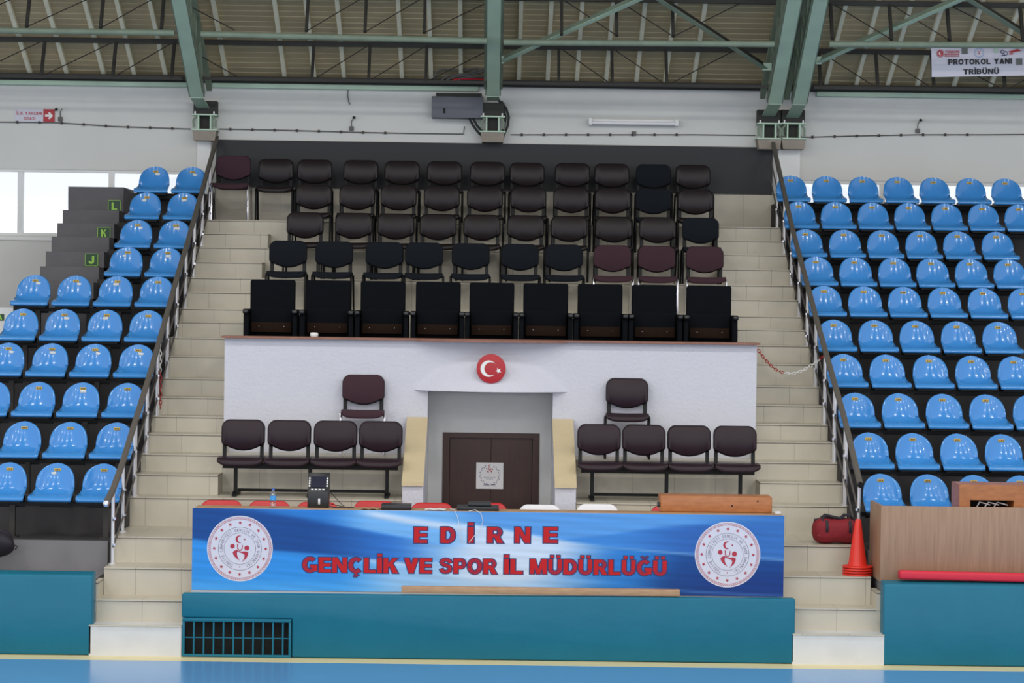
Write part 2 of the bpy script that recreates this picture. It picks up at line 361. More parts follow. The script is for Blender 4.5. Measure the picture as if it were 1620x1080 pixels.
def glyph(ch, k=1, grow=0):
    """advance width and convex polygons of a capital; k is the weight"""
    W_, items = GLYPHS[ch]; out = []
    for it in items:
        if isinstance(it, list) and isinstance(it[0], tuple): out.append(_grow(it, grow-(1-k)*.12)); continue
        pts, w = it; hw = w*k/2; n = len(pts); Lf = []; Rt = []
        cl = math.hypot(pts[0][0]-pts[-1][0], pts[0][1]-pts[-1][1]) < 1e-6
        for i, p in enumerate(pts):
            a = pts[i-1] if i else (pts[-2] if cl else p); b = pts[i+1] if i < n-1 else (pts[1] if cl else p)
            def un(u, v):
                l = math.hypot(v[0]-u[0], v[1]-u[1]); return ((v[0]-u[0])/l, (v[1]-u[1])/l) if l > 1e-9 else None
            d1 = un(a, p); d2 = un(p, b); d1 = d1 or d2; d2 = d2 or d1
            nx, ny = -(d1[1]+d2[1]), d1[0]+d2[0]; l = math.hypot(nx, ny) or 1; nx /= l; ny /= l
            c = max(.5, nx*-d1[1]+ny*d1[0]); Lf.append((p[0]+nx*hw/c, p[1]+ny*hw/c)); Rt.append((p[0]-nx*hw/c, p[1]-ny*hw/c))
        for i in range(n-1):
            q = [Lf[i], Rt[i], Rt[i+1], Lf[i+1]]
            out.append(_grow(q, grow) if grow else q)
    return W_, out

def tag(o, label, cat, group=None):
    o['label'] = label; o['category'] = cat
    if group: o['group'] = group
    return o
def struct(o, label=None):
    o['kind'] = 'structure'
    if label: o['label'] = label
    return o
def thing(name, label, cat, loc=(0, 0, 0), rz=0, group=None):
    o = bpy.data.objects.new(name, None); COL.objects.link(o); o.empty_display_size = .1
    o.location = loc; o.rotation_euler = (0, 0, rz)
    return tag(o, label, cat, group)
def dup(root, loc=None, rz=None, label=None, group=None):
    r = root.copy(); COL.objects.link(r)
    if loc is not None: r.location = loc
    if rz is not None: r.rotation_euler = (0, 0, rz)
    if label: r['label'] = label
    if group: r['group'] = group
    for ch in list(root.children):
        c = ch.copy(); COL.objects.link(c); c.parent = r
        for g in list(ch.children):
            d = g.copy(); COL.objects.link(d); d.parent = c
    return r
ORD = ['first', 'second', 'third', 'fourth', 'fifth', 'sixth', 'seventh', 'eighth', 'ninth', 'tenth', 'eleventh', 'twelfth', 'thirteenth']

# ------------------------------------------------------------------ setting: floor, walls, roof sheet
XE = 12.0
YB = 10.0
m = MB(); m.box(-22, 22, -45, -.29, -.1, 0, 0); m.box(-22, 22, -.29, .05, -.1, 0.001, 1)
m.box(-22, 22, .05, 12, -.12, -.002, 2)
struct(m.build('floor', ['floor', 'cream', 'concrete']), 'glossy blue court floor with cream border line')

ZW = 6.6
WL = (-9.9, -4.13, 4.39, 5.31); WR = (4.28, 9.9, 4.39, 5.30)
m = MB()
m.box(-XE, XE, YB, YB+.25, WL[3], ZW+.05); m.box(-XE, XE, YB, YB+.25, 0, WL[2])
m.box(-XE, WL[0], YB, YB+.25, WL[2], WL[3]); m.box(WL[1], WR[0], YB, YB+.25, WL[2], WL[3]); m.box(WR[1], XE, YB, YB+.25, WL[2], WL[3])
struct(m.build('wall_back', ['backwall']), 'white painted wall behind the stands')
def window(name, a, mull, label):
    x0, x1, z0, z1 = a
    g = MB(); g.box(x0, x1, YB+.10, YB+.11, z0, z1)
    root = struct(g.build(name, ['glass']), label)
    w = .035
    fr = MB()
    fr.box(x0, x1, YB+.02, YB+.16, z1-w, z1+.03); fr.box(x0, x1, YB+.02, YB+.16, z0-.03, z0+w)
    fr.box(x0-.03, x0+w, YB+.02, YB+.16, z0, z1); fr.box(x1-w, x1+.03, YB+.02, YB+.16, z0, z1)
    fr.build('window_frame', ['white'], root)
    for x in mull:
        mm = MB(); mm.box(x-.035, x+.035, YB+.03, YB+.15, z0, z1); mm.build('mullion', ['white'], root)
    s = MB(); s.box(x0-.05, x1+.05, YB-.03, YB+.1, z0-.07, z0-.03); s.build('window_sill', ['white'], root)
window('window_1', WL, [at(31, 300, YB).x, at(175, 280, YB).x, -7.87, -9.1], 'long bright window under the first aid sign')
window('window_2', WR, [at(1397, 300, YB).x, 6.72, 8.0], 'long bright window behind the top row of seats')

# pilasters and corbels under the roof beams
for x0, x1, nm in [(-4.125, -3.94, 'pillar'), (3.965, 4.275, 'pillar')]:
    p = MB(); p.box(x0, x1, YB-.06, YB+.05, 3.2, 5.80); struct(p.build(nm, ['white']), 'narrow white pilaster below a roof beam')
def roofz(y): return 6.69+.49*(9.9-y)
# ribbed roof sheet, sloping up from the wall towards the court
m = MB(); n = int(11.5/.13); rows = []
prof = []
for k in range(n):
    y = YB+.35-k*.117
    for dy, dz in ((0, 0), (.094, 0), (.099, .016), (.112, .016)):
        prof.append((y-dy, roofz(y-dy)+dz))
prof.append((prof[-1][0]-.5, prof[-1][1]+.2))
v = []; f = []
for i, (y, z) in enumerate(prof): v += [(-XE, y, z), (XE, y, z)]
f = [(2*i, 2*i+1, 2*i+3, 2*i+2) for i in range(len(prof)-1)]
m.add(v, f)
yl, zl = prof[-1]
m.box(-XE, XE, -18, yl, zl, zl+.1)
struct(m.build('ceiling', ['roof']), 'beige ribbed metal roof sheeting')

# ------------------------------------------------------------------ stairs, tiers, podium
Yk = [None, 0, .235, .59, 1.08]+[2.29+.4*i for i in range(17)]
Zk = [0, .305, .529, .81, 1.075, 1.387, 1.607, 1.803, 2.008, 2.188, 2.39, 2.597, 2.851, 3.065, 3.253, 3.415, 3.622, 3.808, 4.016, 4.214, 4.408, 4.598]
for side in (-1, 1):
    m = MB()
    for k in range(1, 22):
        y0 = Yk[k]; y1 = Yk[k+1] if k < 21 else YB
        inner = 3.02 if k <= 2 else (2.962 if k <= 4 else (3.03 if 9 <= k <= 14 else 2.976))
        outer = 3.88 if k > 2 else 3.93
        x0, x1 = (-outer, -inner) if side < 0 else (inner, outer)
        off = [.12, .21, .33, .40, .02, .30, .14, .25, .36, .05, .17, .28, .40, .10, .22, .33, .44, .08, .2, .31, .43][k-1]
        m.tilebox(x0, x1, y0, y1, 0 if k < 4 else Zk[k-1]-.5, Zk[k], off, 1 if k == 1 else 0)
        m.nose(x0, x1, y0, Zk[k], off)
    # small end blocks beside the pads
    x0, x1 = (-3.93, -3.885) if side < 0 else (3.885, 3.935)
    m.tilebox(x0, x1, .23, .60, .4, .70, .2)
    struct(m.build('stairs', ['tile', 'plinth']), 'beige tiled stairway beside the honour stand with whitewashed bottom step')
# tiers for the chair rows
m = MB()
T = [(15, 6.29), (17, 7.09), (19, 7.89), (21, 8.69)]
for i, (k, y0) in enumerate(T):
    y1 = T[i+1][1] if i < 3 else YB
    zb = 2.70 if i == 0 else Zk[k-2]-.05
    m.tilebox(-2.975, 2.975, y0, y1, zb, Zk[k], .1*i); m.nose(-2.975, 2.975, y0, Zk[k], .1*i)
struct(m.build('tiers', ['tile']), 'beige tiled tiers carrying the dark chair rows')
m = MB(); m.tilebox(-3.9, 3.95, YB-.03, YB+.02, 4.5, 5.11, .2)
struct(m.build('trim_1', ['tile']), 'beige tile wainscot under the black wall panel')
m = MB(); m.box(-3.863, 3.893, YB-.055, YB-.005, 5.103, 5.755)
o = m.build('wall_panel', ['panel']); tag(o, 'long black panel covering the wall behind the back row of chairs', 'wall panel')
# platform, ledge, stage
m = MB()
for s in (-1, 1):
    a, b = (-2.974, -.945) if s < 0 else (.945, 2.974)
    m.tilebox(a, b, 2.29, 3.09, .5, 1.387, .1); m.nose(a, b, 2.29, 1.387, .1)
    m.tilebox(a, b, 3.09, 3.75, 1.3, 1.803, .25); m.nose(a, b, 3.09, 1.803, .25)
m.box(-2.96, 2.96, .14, 2.29, 0, .62)
struct(m.build('platform', ['tile']), 'beige tiled platform in front of the white podium wall')
m = MB()
zt = 3.092
m.box(-3.03, -.712, 3.7, 3.9, 1.80, zt); m.box(.712, 3.03, 3.7, 3.9, 1.80, zt); m.box(-.712, .712, 3.7, 3.9, 2.52, zt)
for s in (-1, 1):
    a, b = sorted((s*3.03, s*3.012)); m.box(a, b, 3.9, 6.29, 1.8, zt)
# curved bulge over the door
P0, ZB, WB = .33, 2.53, .87
def bulge(x, z): return max(0.0, P0*(1-(x/WB)**2)-(z-ZB)*P0/.46)
m.grid(lambda u, w: ((u*2-1)*WB, 3.699-bulge((u*2-1)*WB, ZB+.48*w), ZB+.48*w), 48, 24)
m.grid(lambda u, w: ((u*2-1)*WB, 3.699-bulge((u*2-1)*WB, ZB)*(1-w), ZB), 48, 2)
struct(m.build('wall_podium', ['wall']), 'white plastered podium wall with curved bulge over the doorway')
m = MB(); m.box(-2.95, 2.95, 3.85, 6.29, 2.6, 2.79); struct(m.build('floor_podium', ['concretelight']), 'floor of the honour stand')
# doorway recess
YD = 4.25
dx0, dx1, dzt = at(700, 740, YD).x, at(853, 740, YD).x, at(777, 684.5, YD).z
m = MB()
m.box(-.9, -.712, 3.9, YD+.15, 0, 2.6); m.box(.712, .9, 3.9, YD+.15, 0, 2.6); m.box(-.9, .9, 3.9, YD+.15, 2.52, 2.7)
m.box(-.8, dx0, YD, YD+.15, 0, 2.6); m.box(dx1, .8, YD, YD+.15, 0, 2.6); m.box(dx0, dx1, YD, YD+.15, dzt, 2.6)
struct(m.build('wall_recess', ['recess']), 'grey walls of the recess around the door')
dr = MB(); dr.box(dx0, dx1, YD+.07, YD+.10, 0, dzt)
d = struct(dr.build('door_1', ['door']), 'dark brown double door in the recess')
fr = MB(); fr.box(dx0, dx0+.08, YD-.01, YD+.09, 0, dzt); fr.box(dx1-.08, dx1, YD-.01, YD+.09, 0, dzt); fr.box(dx0+.08, dx1-.08, YD-.01, YD+.09, dzt-.06, dzt)
fr.build('door_frame', ['door'], d)
dm = (dx0+dx1)/2
lf = MB(); lf.box(dx0+.085, dm-.003, YD+.03, YD+.07, .02, dzt-.065); lf.build('door_leaf', ['door'], d)
lf = MB(); lf.box(dm+.003, dx1-.085, YD+.03, YD+.07, .02, dzt-.065); lf.build('door_leaf', ['door'], d)
# parapets with sloping copings
for s in (-1, 1):
    nm = 'beside the pair of dark benches under the maroon chair' if s < 0 else 'beside the wooden box on the long table'
    a, b = sorted((s*.715, s*.94))
    t = struct(MB().prism([(2.3, 0), (3.698, 0), (3.698, 2.185), (2.3, 1.55)], a, b, 'x').build('parapet', ['wall']), 'white parapet wall of the door steps')
    c = MB(); c.prism([(2.27, 1.545), (3.692, 2.186), (3.692, 2.224), (2.27, 1.583)], a-.006, b+.006, 'x')
    tag(c.build('coping_stone', ['stone']), 'sloping beige stone coping on the parapet '+('nearer the fabric maroon chair' if s < 0 else 'nearer the white plastic chairs'), 'coping stone', 'sloping copings of the door steps')
# wooden cap of the podium wall
m = MB(); m.box(-3.06, 3.06, 3.62, 3.98, 3.095, 3.12)
pts = [(-.86, 3.64)]+[(x, 3.63-.22*(1-(x/.86)**2)) for x in np.linspace(-.84, .84, 25)]+[(.86, 3.64)]
m.prism(pts, 3.088, 3.116, 'z')
tag(m.build('wall_capping', ['cap']), 'brown wooden capping board along the top of the white podium wall', 'capping board')

# ------------------------------------------------------------------ blue seat stands
ZS = [1.412, 1.806, 2.210, 2.628, 3.020, 3.427, 3.798, 4.166, 4.556, 4.939]   # underside of the seat fronts, bottom row first
YS = [1.24+.8*i for i in range(10)]
for side in (-1, 1):
    m = MB()
    for i in range(10):
        y0 = YS[i]+.03; y1 = YB if i == 9 else YS[i+1]+.03
        xo = 11.0
        if side < 0 and i >= 6: xo = 5.0
        x0, x1 = (-xo, -3.885) if side < 0 else (3.885, xo)
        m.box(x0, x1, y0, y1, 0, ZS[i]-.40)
    x0, x1 = (-5.0, -3.885) if side < 0 else (3.885, 11)
    m.box(x0, x1, 8.98, YB, 4, 4.955)
    x0, x1 = (-11, -3.95) if side < 0 else (3.95, 11)
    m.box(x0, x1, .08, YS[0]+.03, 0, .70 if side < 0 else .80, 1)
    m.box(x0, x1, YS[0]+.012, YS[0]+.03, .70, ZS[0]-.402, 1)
    struct(m.build('grandstand', ['concrete', 'concretelight']), 'dark concrete grandstand steps under the blue seats')
# aisle steps beside the letter plates
m = MB()
for y0, z in [(6.25, 3.52), (6.6, 3.72), (7.0, 3.92), (7.4, 4.12), (7.8, 4.32), (8.2, 4.51), (8.6, 4.70), (9.0, 5.03)]:
    m.box(-5.75, -5.0, y0, YB-.05, z-.6, z)
struct(m.build('aisle_steps', ['aislegrey']), 'grey concrete aisle steps with green letter plates')
for ch, px, py, Y in (('J', 145, 411, 7.39), ('K', 164.5, 369, 7.79+.4-.01), ('L', 181, 326, 8.99)):
    Y = {'J': 7.39, 'K': 8.19, 'L': 8.99}[ch]
    p = at(px, py, Y); h = .085
    root = MB().box(p.x-h, p.x+h, Y-.006, Y+.002, p.z-h*.95, p.z+h*.95).build('letter_plate', ['signgreen'])
    tag(root, f'green plate with the letter {ch} on the grey aisle steps', 'sign', 'row letter plates')
    t = MB(); t.text(ch, p.x-h*.45, p.x+h*.45, p.z-h*.6, h*1.2, Y-.009, 0, .85); t.build('letter', ['signlime'], root)
    e = MB()
    for a in ((-1, 1, .93, 1), (-1, 1, -1, -.93)): e.box(p.x+a[0]*h, p.x+a[1]*h, Y-.008, Y-.005, p.z+a[2]*h*.95, p.z+a[3]*h*.95)
    for a in ((-1, -.93), (.93, 1)): e.box(p.x+a[0]*h, p.x+a[1]*h, Y-.008, Y-.005, p.z-h*.95, p.z+h*.95)
    e.build('plate_border', ['signlime'], root)
# white board and green plate at the end of the fifth row
p0 = at(-30, 486, 5.9); p1 = at(22, 495, 5.9)
tag(MB().box(p0.x, p1.x, 5.95, 5.97, p1.z-.35, p0.z).build('white_board', ['white']), 'low white board behind the row with the green A plate', 'board')
p = at(0, 502, 5.2)
root = tag(MB().box(p.x-.085, p.x+.05, 5.2, 5.206, p.z-.04, p.z+.04).build('letter_plate', ['signgreen']), 'green letter plate cut by the photo edge, behind the sixth row of blue seats', 'sign', 'row letter plates')
t = MB(); t.text('A', p.x-.03, p.x+.03, p.z-.03, .06, 5.197, 0, .8); t.build('letter', ['signlime'], root)

SP = [(0, 0, .217), (-.006, .016, .224), (0, .034, .226), (.03, .046, .226), (.08, .046, .222), (.16, .040, .215), (.25, .040, .208), (.31, .05, .207), (.355, .075, .207),
      (.385, .115, .207), (.405, .165, .205), (.42, .21, .200), (.43, .25, .189), (.438, .285, .172), (.443, .313, .149), (.447, .336, .120), (.45, .354, .084), (.452, .366, .045), (.453, .371, .014)]
def seat_shell():
    bm = bmesh.new(); nu = 12; rows = []
    for (y, z, w) in SP:
        r = []
        back = min(1, max(0, (y-.30)/.1))
        for i in range(nu+1):
            u = i/nu*2-1
            x = u*w
            dy = -.10*back*(x/.2)**2
            dz = .085*(1-back)*min(1, max(0, y-.02)/.29)**1.5*abs(u)**3
            r.append(bm.verts.new((x, y+dy, z+dz)))
        rows.append(r)
    for a, b in zip(rows, rows[1:]):
        for i in range(nu): bm.faces.new((a[i], a[i+1], b[i+1], b[i]))
    bmesh.ops.recalc_face_normals(bm, faces=bm.faces[:])
    bmesh.ops.solidify(bm, geom=bm.faces[:], thickness=.011)
    return MB().frombm(bm, 0, True)
def make_seat():
    t = thing('stadium_seat', 'blue seat', 'seat')
    seat_shell().build('seat_shell', ['seat'], t, False)
    p = MB(); p.rbox(-.036, .036, .418, .424, .288, .318, .003, 1, 0)
    for a in (-.022, -.004, .014): p.box(a, a+.011, .4165, .419, .295, .311, 1)
    p.build('number_plate', ['plate', 'mark'], t)
    b = MB(); b.box(-.19, .19, .02, .06, -.025, .0); b.box(-.17, -.14, .06, .40, -.02, .03); b.box(.14, .17, .06, .40, -.02, .03); b.box(-.17, .17, .36, .40, -.09, .03)
    b.build('seat_bracket', ['blackmetal'], t)
    return t
proto = make_seat(); used = False
LX = [[-4.06-.497*k for k in range(n)] for n in (3, 3, 4, 4, 4, 4, 2, 2, 2, 2)]
RXS = [[4.14+.49*k for k in range(5)], [4.12+.487*k for k in range(4)], [4.095+.488*k for k in range(5)], [4.075+.49*k for k in range(5)], [4.06+.488*k for k in range(5)],
       [4.05+.486*k for k in range(6)], [4.055+.4825*k for k in range(6)], [4.025+.4885*k for k in range(6)], [4.025+.4835*k for k in range(7)], [4.01+.4835*k for k in range(7)]]
STK = {(0, 1), (2, 0), (2, 2), (3, 0), (3, 1), (3, 2), (3, 3), (4, 1), (4, 2), (5, 0), (5, 1), (5, 2), (6, 0), (6, 1), (7, 0), (7, 1), (8, 0), (8, 1), (9, 0), (9, 1)}
stm = None
for side, rowsx, stand in ((-1, LX, 'stand under first aid sign'), (1, RXS, 'stand behind wooden desk')):
    for i, xs in enumerate(rowsx):
        rn = 'topmost row' if i == 9 else ('bottom row' if i == 0 else ORD[9-i]+' row from top')
        for k, x in enumerate(xs):
            o = proto if not used else dup(proto)
            used = True
            for c in [c for c in o.children if c.name.startswith('seat_sticker')]: bpy.data.objects.remove(c)
            o.location = (x, YS[i], ZS[i]); o.rotation_euler = (0, 0, random.uniform(-.015, .015))
            o['label'] = f'blue seat {ORD[k]} from the railing, {rn}, {stand}'
            o['group'] = 'blue stadium seats, '+stand
    # steel rails and posts that carry each row
    for i, xs in enumerate(rowsx):
        rn = 'topmost row' if i == 9 else ('bottom row' if i == 0 else ORD[9-i]+' row from top')
        a, b = min(xs)-.24, max(xs)+.24
        if side < 0: b = -3.91
        else: a = 3.91
        y = YS[i]+.30
        t = thing('seat_rail', f'dark steel rail carrying the blue seats, {rn}, {stand}', 'rail', ((a+b)/2, y, ZS[i]-.4), 0, 'steel rails under the blue seats')
        w = (b-a)/2
        m = MB(); m.box(-w, w, -.025, .025, .33, .375); m.build('rail_beam', ['blackmetal'], t)
        x = a+.30
        while x < b-.05:
            q = MB(); q.box(x-(a+b)/2-.028, x-(a+b)/2+.028, -.03, .03, 0, .34); q.box(x-(a+b)/2-.06, x-(a+b)/2+.06, -.06, .06, 0, .012); q.build('post', ['darkmetal'], t)
            x += .98
# paper stickers below the number plates of the seats beside the aisle
for o in [o for o in list(SC.objects) if o.name.startswith('stadium_seat') and o.location.x < 0]:
    i = min(range(10), key=lambda r: abs(YS[r]-o.location.y)); k = round((-4.06-o.location.x)/.497)
    kk = len(LX[i])-1-k
    if (i, kk) in STK:
        if stm is None:
            q = MB(); q.rbox(-.032, .034, .412, .416, .252, .282, .003, 1); stm = q.mesh('paper_sticker', ['label'])
        s = bpy.data.objects.new('paper_sticker', stm); COL.objects.link(s); s.parent = o
        s.location = (random.uniform(-.012, .012), 0, random.uniform(-.004, .006)); s.rotation_euler = (0, random.uniform(-.2, .2), 0)

# ------------------------------------------------------------------ stair railings
for side in (-1, 1):
    X = -3.845 if side < 0 else 3.868
    P = [(.45, 1.47), (.84, 1.56), (1.5, 1.80), (2.37, 2.19), (3.21, 2.56), (4.04, 2.95), (4.88, 3.36), (5.76, 3.80), (6.70, 4.23), (9.85, 5.77)]
    if side > 0: P = [(1.30, 1.69), (2.5, 2.32), (4.66, 3.27), (7.41, 4.55), (9.85, 5.87)]
    py = [p[0] for p in P]; pz = [p[1] for p in P]
    RZ = lambda y: float(np.interp(y, py, pz))
    nm = 'grey stair handrail with steel posts beside the '+('stand under the first aid sign' if side < 0 else 'stand behind the wooden desk')
    t = thing('stair_railing', nm, 'railing', (X, 0, 0), 0, 'stair railings')
    m = MB()
    for a, b in zip(P, P[1:]): m.bar((0, a[0], a[1]), (0, b[0]+.01, b[1]+.005), .05, .055)
    m.build('handrail', ['rail'], t)
    if side < 0:
        c = MB(); c.lathe([(0, -.035), (.025, -.03), (.036, 0), (.025, .03), (0, .035)], 14, 0, (0, .44, 1.465)); c.build('end_ball', ['chrome'], t)
    else:
        c = MB(); c.tube([(0, 1.27, 1.69), (0, 1.31, 1.695)], .03, 12); c.build('end_cap', ['blackmetal'], t)
    ys = [.9, 1.56, 2.34]+[3.21+.83*k for k in range(8)]
    if side > 0: ys = [1.38, 2.34]+[3.21+.83*k for k in range(8)]
    for y in ys:
        k = max(j for j in range(1, 22) if Yk[j] <= y)
        zb = Zk[k]; zt_ = RZ(y)-.02
        for dx, dy in (((0, 0),) if y < 2 else ((0, 0), (0, .09))):
            q = MB(); q.tube([(dx, y+dy, zb), (dx, y+dy, RZ(y+dy)-.02)], .018, 8); q.lathe([(.04, 0), (.04, .008), (.02, .016)], 10, 0, (dx, y+dy, zb))
            q.build('post', ['steel'], t)
        for fz in (.31, .58):
            q = MB(); zz = RZ(y)-fz*.98
            if zz < zb+.03: continue
            q.lathe([(0, -.016), (.02, -.012), (.02, .012), (0, .016)], 8, 0, (-.02*side, y-.03, zz)); q.build('clip', ['chrome'], t)
    y0 = ys[0]
    for fz in (.30, .57):
        q = MB(); q.tube([(-.012*side, max(y0-.05, yy), max(RZ(max(y0-.05, yy))-fz, 0)) for yy in [y0-.05]+[p for p in py if p > y0]], .011, 6); q.build('rod', ['rail'], t)

# ------------------------------------------------------------------ office chairs
def outline(w, z0s, z0c, z1, r, n=8, crown=0):
    """chair back outline: rounded top, bowed bottom"""
    pts = []
    for k in range(n+1):
        a = math.pi/2*k/n; pts.append((w-r+r*math.sin(a), z1-r+r*math.cos(a)-crown*((w-r+r*math.sin(a))/w)**2))
    rb = r*.55
    for k in range(5):
        a = math.pi/2*k/4; pts.append((w-rb+rb*math.cos(a), z0s+rb-rb*math.sin(a)))
    for k in range(1, 16):
        x = (w-rb)*(1-2*k/16); pts.append((x, z0c+(z0s-z0c)*(x/(w-rb))**2))
    left = [(-p[0], p[1]) for p in pts[:n+5+1-1]][::-1]
    return pts+left
def pad_from_outline(pts, d0, d1, curve, tilt=0, zref=0):
    bm = bmesh.new()
    rings = []
    for d, s in ((d0, .93), (d0+.008, .985), (d0+.018, 1), (d1-.018, 1), (d1-.006, .985), (d1, .95)):
        cx = 0; cz = sum(p[1] for p in pts)/len(pts)
        rings.append([(cx+(p[0]-cx)*s, d, cz+(p[1]-cz)*s) for p in pts])
    vs = []
    def bend(p): return (p[0], p[1]-curve*(p[0]/.24)**2*1.0+(p[2]-zref)*tilt, p[2])
    for r in rings: vs.append([bm.verts.new(bend(p)) for p in r])
    n = len(pts)
    for a, b in zip(vs, vs[1:]):
        for i in range(n): bm.faces.new((a[i], a[(i+1) % n], b[(i+1) % n], b[i]))
    # caps as strips so that the bowed shape stays smooth
    for r in (vs[0], vs[-1]):
        f = bm.faces.new(r); res = bmesh.ops.triangulate(bm, faces=[f])
    bmesh.ops.recalc_face_normals(bm, faces=bm.faces[:])
    return MB().frombm(bm, 0, True)
def chair_seat_mesh(w=.24, d=.43, z=.45):
    """front view: slab with a bowed front edge"""
    def fn(u, v):
        a = v*2*math.pi
        x = (u*2-1)*w
        e = 1-abs(u*2-1)**6
        hy = d/2; hz = .042*(.6+.4*e)
        cy, cz = d/2, z-.012*e+(.008*(abs(u*2-1))**2)
        c, s = math.cos(a), math.sin(a)
        y = cy+math.copysign(abs(c)**.35, c)*hy*(.9+.1*e); zz = cz+math.copysign(abs(s)**.55, s)*hz
        if c < 0: zz -= .022*e*max(0, -c)**3
        return (x, y, zz)
    m = MB(); m.grid(fn, 14, 24)
    for u in (0, 1): m.add([fn(u, j/24) for j in range(24)], [tuple(range(24))], 0, True)
    return m
BACK = outline(.235, .597, .543, .875, .085, crown=.012)
def make_chair(body, frame, sup='blackmetal', hs=1.0):
    t = thing('office_chair', 'chair', 'chair')
    chair_seat_mesh(z=.45*hs).build('seat', [body], t, False)
    pts = [(p[0], p[1]+.45*(hs-1)) for p in BACK]
    pad_from_outline(pts, .375, .418, .03, .12, .55).build('backrest', [body], t, False)
    cz = sum(p[1] for p in pts)/len(pts)
    pad_from_outline([(p[0]*1.025, cz+(p[1]-cz)*1.05-.004) for p in pts], .405, .443, .03, .12, .55).build('back_shell', [sup], t, False)
    for s in (-1, 1):
        b = MB(); z = .45*(hs-1)
        b.prism([(.33, .425+z), (.445, .425+z), (.462, .62+z), (.425, .62+z), (.408, .47+z), (.33, .455+z)], s*.205-.022, s*.205+.022, 'x', bev=.005)
        b.build('back_support', [sup], t)
        z = .445*hs
        f = MB(); f.tube([(s*.246, .05, 0), (s*.246, .055, z-.05), (s*.246, .075, z-.008), (s*.246, .11, z)], .0135, 8); f.build('leg', [frame], t)
        f = MB(); f.tube([(s*.246, .50, 0), (s*.246, .40, z-.05), (s*.246, .375, z-.008), (s*.246, .34, z)], .0135, 8); f.build('leg', [frame], t)
        f = MB(); f.tube([(s*.246, .11, z), (s*.246, .34, z)], .0135, 8)
        f.tube([(s*.246, .22, z), (s*.18, .22, z-.01)], .011, 6); f.build('side_rail', [frame], t)
    return t
protos = {}
def chair(kind, loc, rz, label, group):
    body, frame, hs = {'leather': ('leathershaded', 'blackmetal', 1), 'fabric': ('fabric', 'blackmetal', 1), 'maroon': ('maroon', 'chrome', 1), 'maroonhigh': ('maroon', 'chrome', 1.05), 'leatherhigh': ('leather', 'blackmetal', 1.05)}[kind]
    if kind not in protos:
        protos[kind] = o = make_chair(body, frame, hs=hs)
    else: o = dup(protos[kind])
    o.location = loc; o.rotation_euler = (0, 0, rz); o['label'] = label
    if group: o['group'] = group
    return o
def mids(l): return [(a+b)/2 for a, b in l]
ROWS = [
 (21, 275, 'back row against the black wall panel', [(340, 402, 'm'), (409, 466, 'l'), (470, 527, 'l'), (542, 598, 'l'), (607, 664, 'l'), (677, 732, 'l'), (743, 799, 'l'), (807, 862, 'l'), (876, 933, 'l'), (941, 997, 'l'), (1005, 1061, 'f'), (1070, 1126, 'l')]),
 (19, 318, 'second row from the black wall panel', [(468, 524, 'l'), (536, 592, 'l'), (604, 660, 'l'), (671, 727, 'l'), (738, 796, 'l'), (807, 867, 'l'), (874, 932, 'l'), (940, 997, 'l'), (1005, 1061, 'f'), (1071, 1127, 'l')]),
 (17, 357, 'third row from the black wall panel', [(454, 510, 'l'), (532, 588, 'l'), (598, 654, 'l'), (664, 722, 'l'), (733, 792, 'l'), (803, 860, 'l'), (870, 928, 'l'), (941, 999, 'l'), (1012, 1070, 'l'), (1079, 1137, 'f')]),
 (15, 398, 'row behind the plush seats', [(426, 486, 'f'), (498, 557, 'f'), (579, 636, 'f'), (642, 702, 'f'), (715, 775, 'f'), (795, 853, 'f'), (862, 923, 'f'), (938, 1000, 'm'), (1009, 1069, 'm'), (1085, 1145, 'm')])]
LOOK = {'l': 'dark brown leather', 'f': 'black fabric', 'm': 'maroon fabric'}
for k, py, rn, lst in ROWS:
    y0 = Yk[k]+.20
    if k == 21: y0 = Yk[k]+.35
    for i, (a, b, kd) in enumerate(lst):
        x = at((a+b)/2, py, y0+.40).x
        yy = y0+random.uniform(-.03, .03)
        kind = {'l': 'leather', 'f': 'fabric', 'm': 'maroon'}[kd]
        if k == 21 and i == 0: kind = 'maroonhigh'; yy = y0-.25
        pos = f'{ORD[i]} along from the stairs by the first aid sign side'
        lab = f'{LOOK[kd]} chair, {ORD[i]} from the left, {rn}'
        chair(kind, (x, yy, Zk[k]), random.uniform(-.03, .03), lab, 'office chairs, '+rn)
chair('maroonhigh', (at(576, 620, 3.5).x, 3.19, Zk[7]), .03, 'maroon fabric chair with chrome legs on the ledge behind the two dark benches\' left one', 'chairs on the ledge')['label'] = 'maroon fabric chair with chrome legs against the white wall left of the doorway'
chair('leatherhigh', (at(991, 630, 3.5).x, 3.19, Zk[7]), -.03, 'brown leather chair with black legs against the white wall right of the doorway', 'chairs on the ledge')

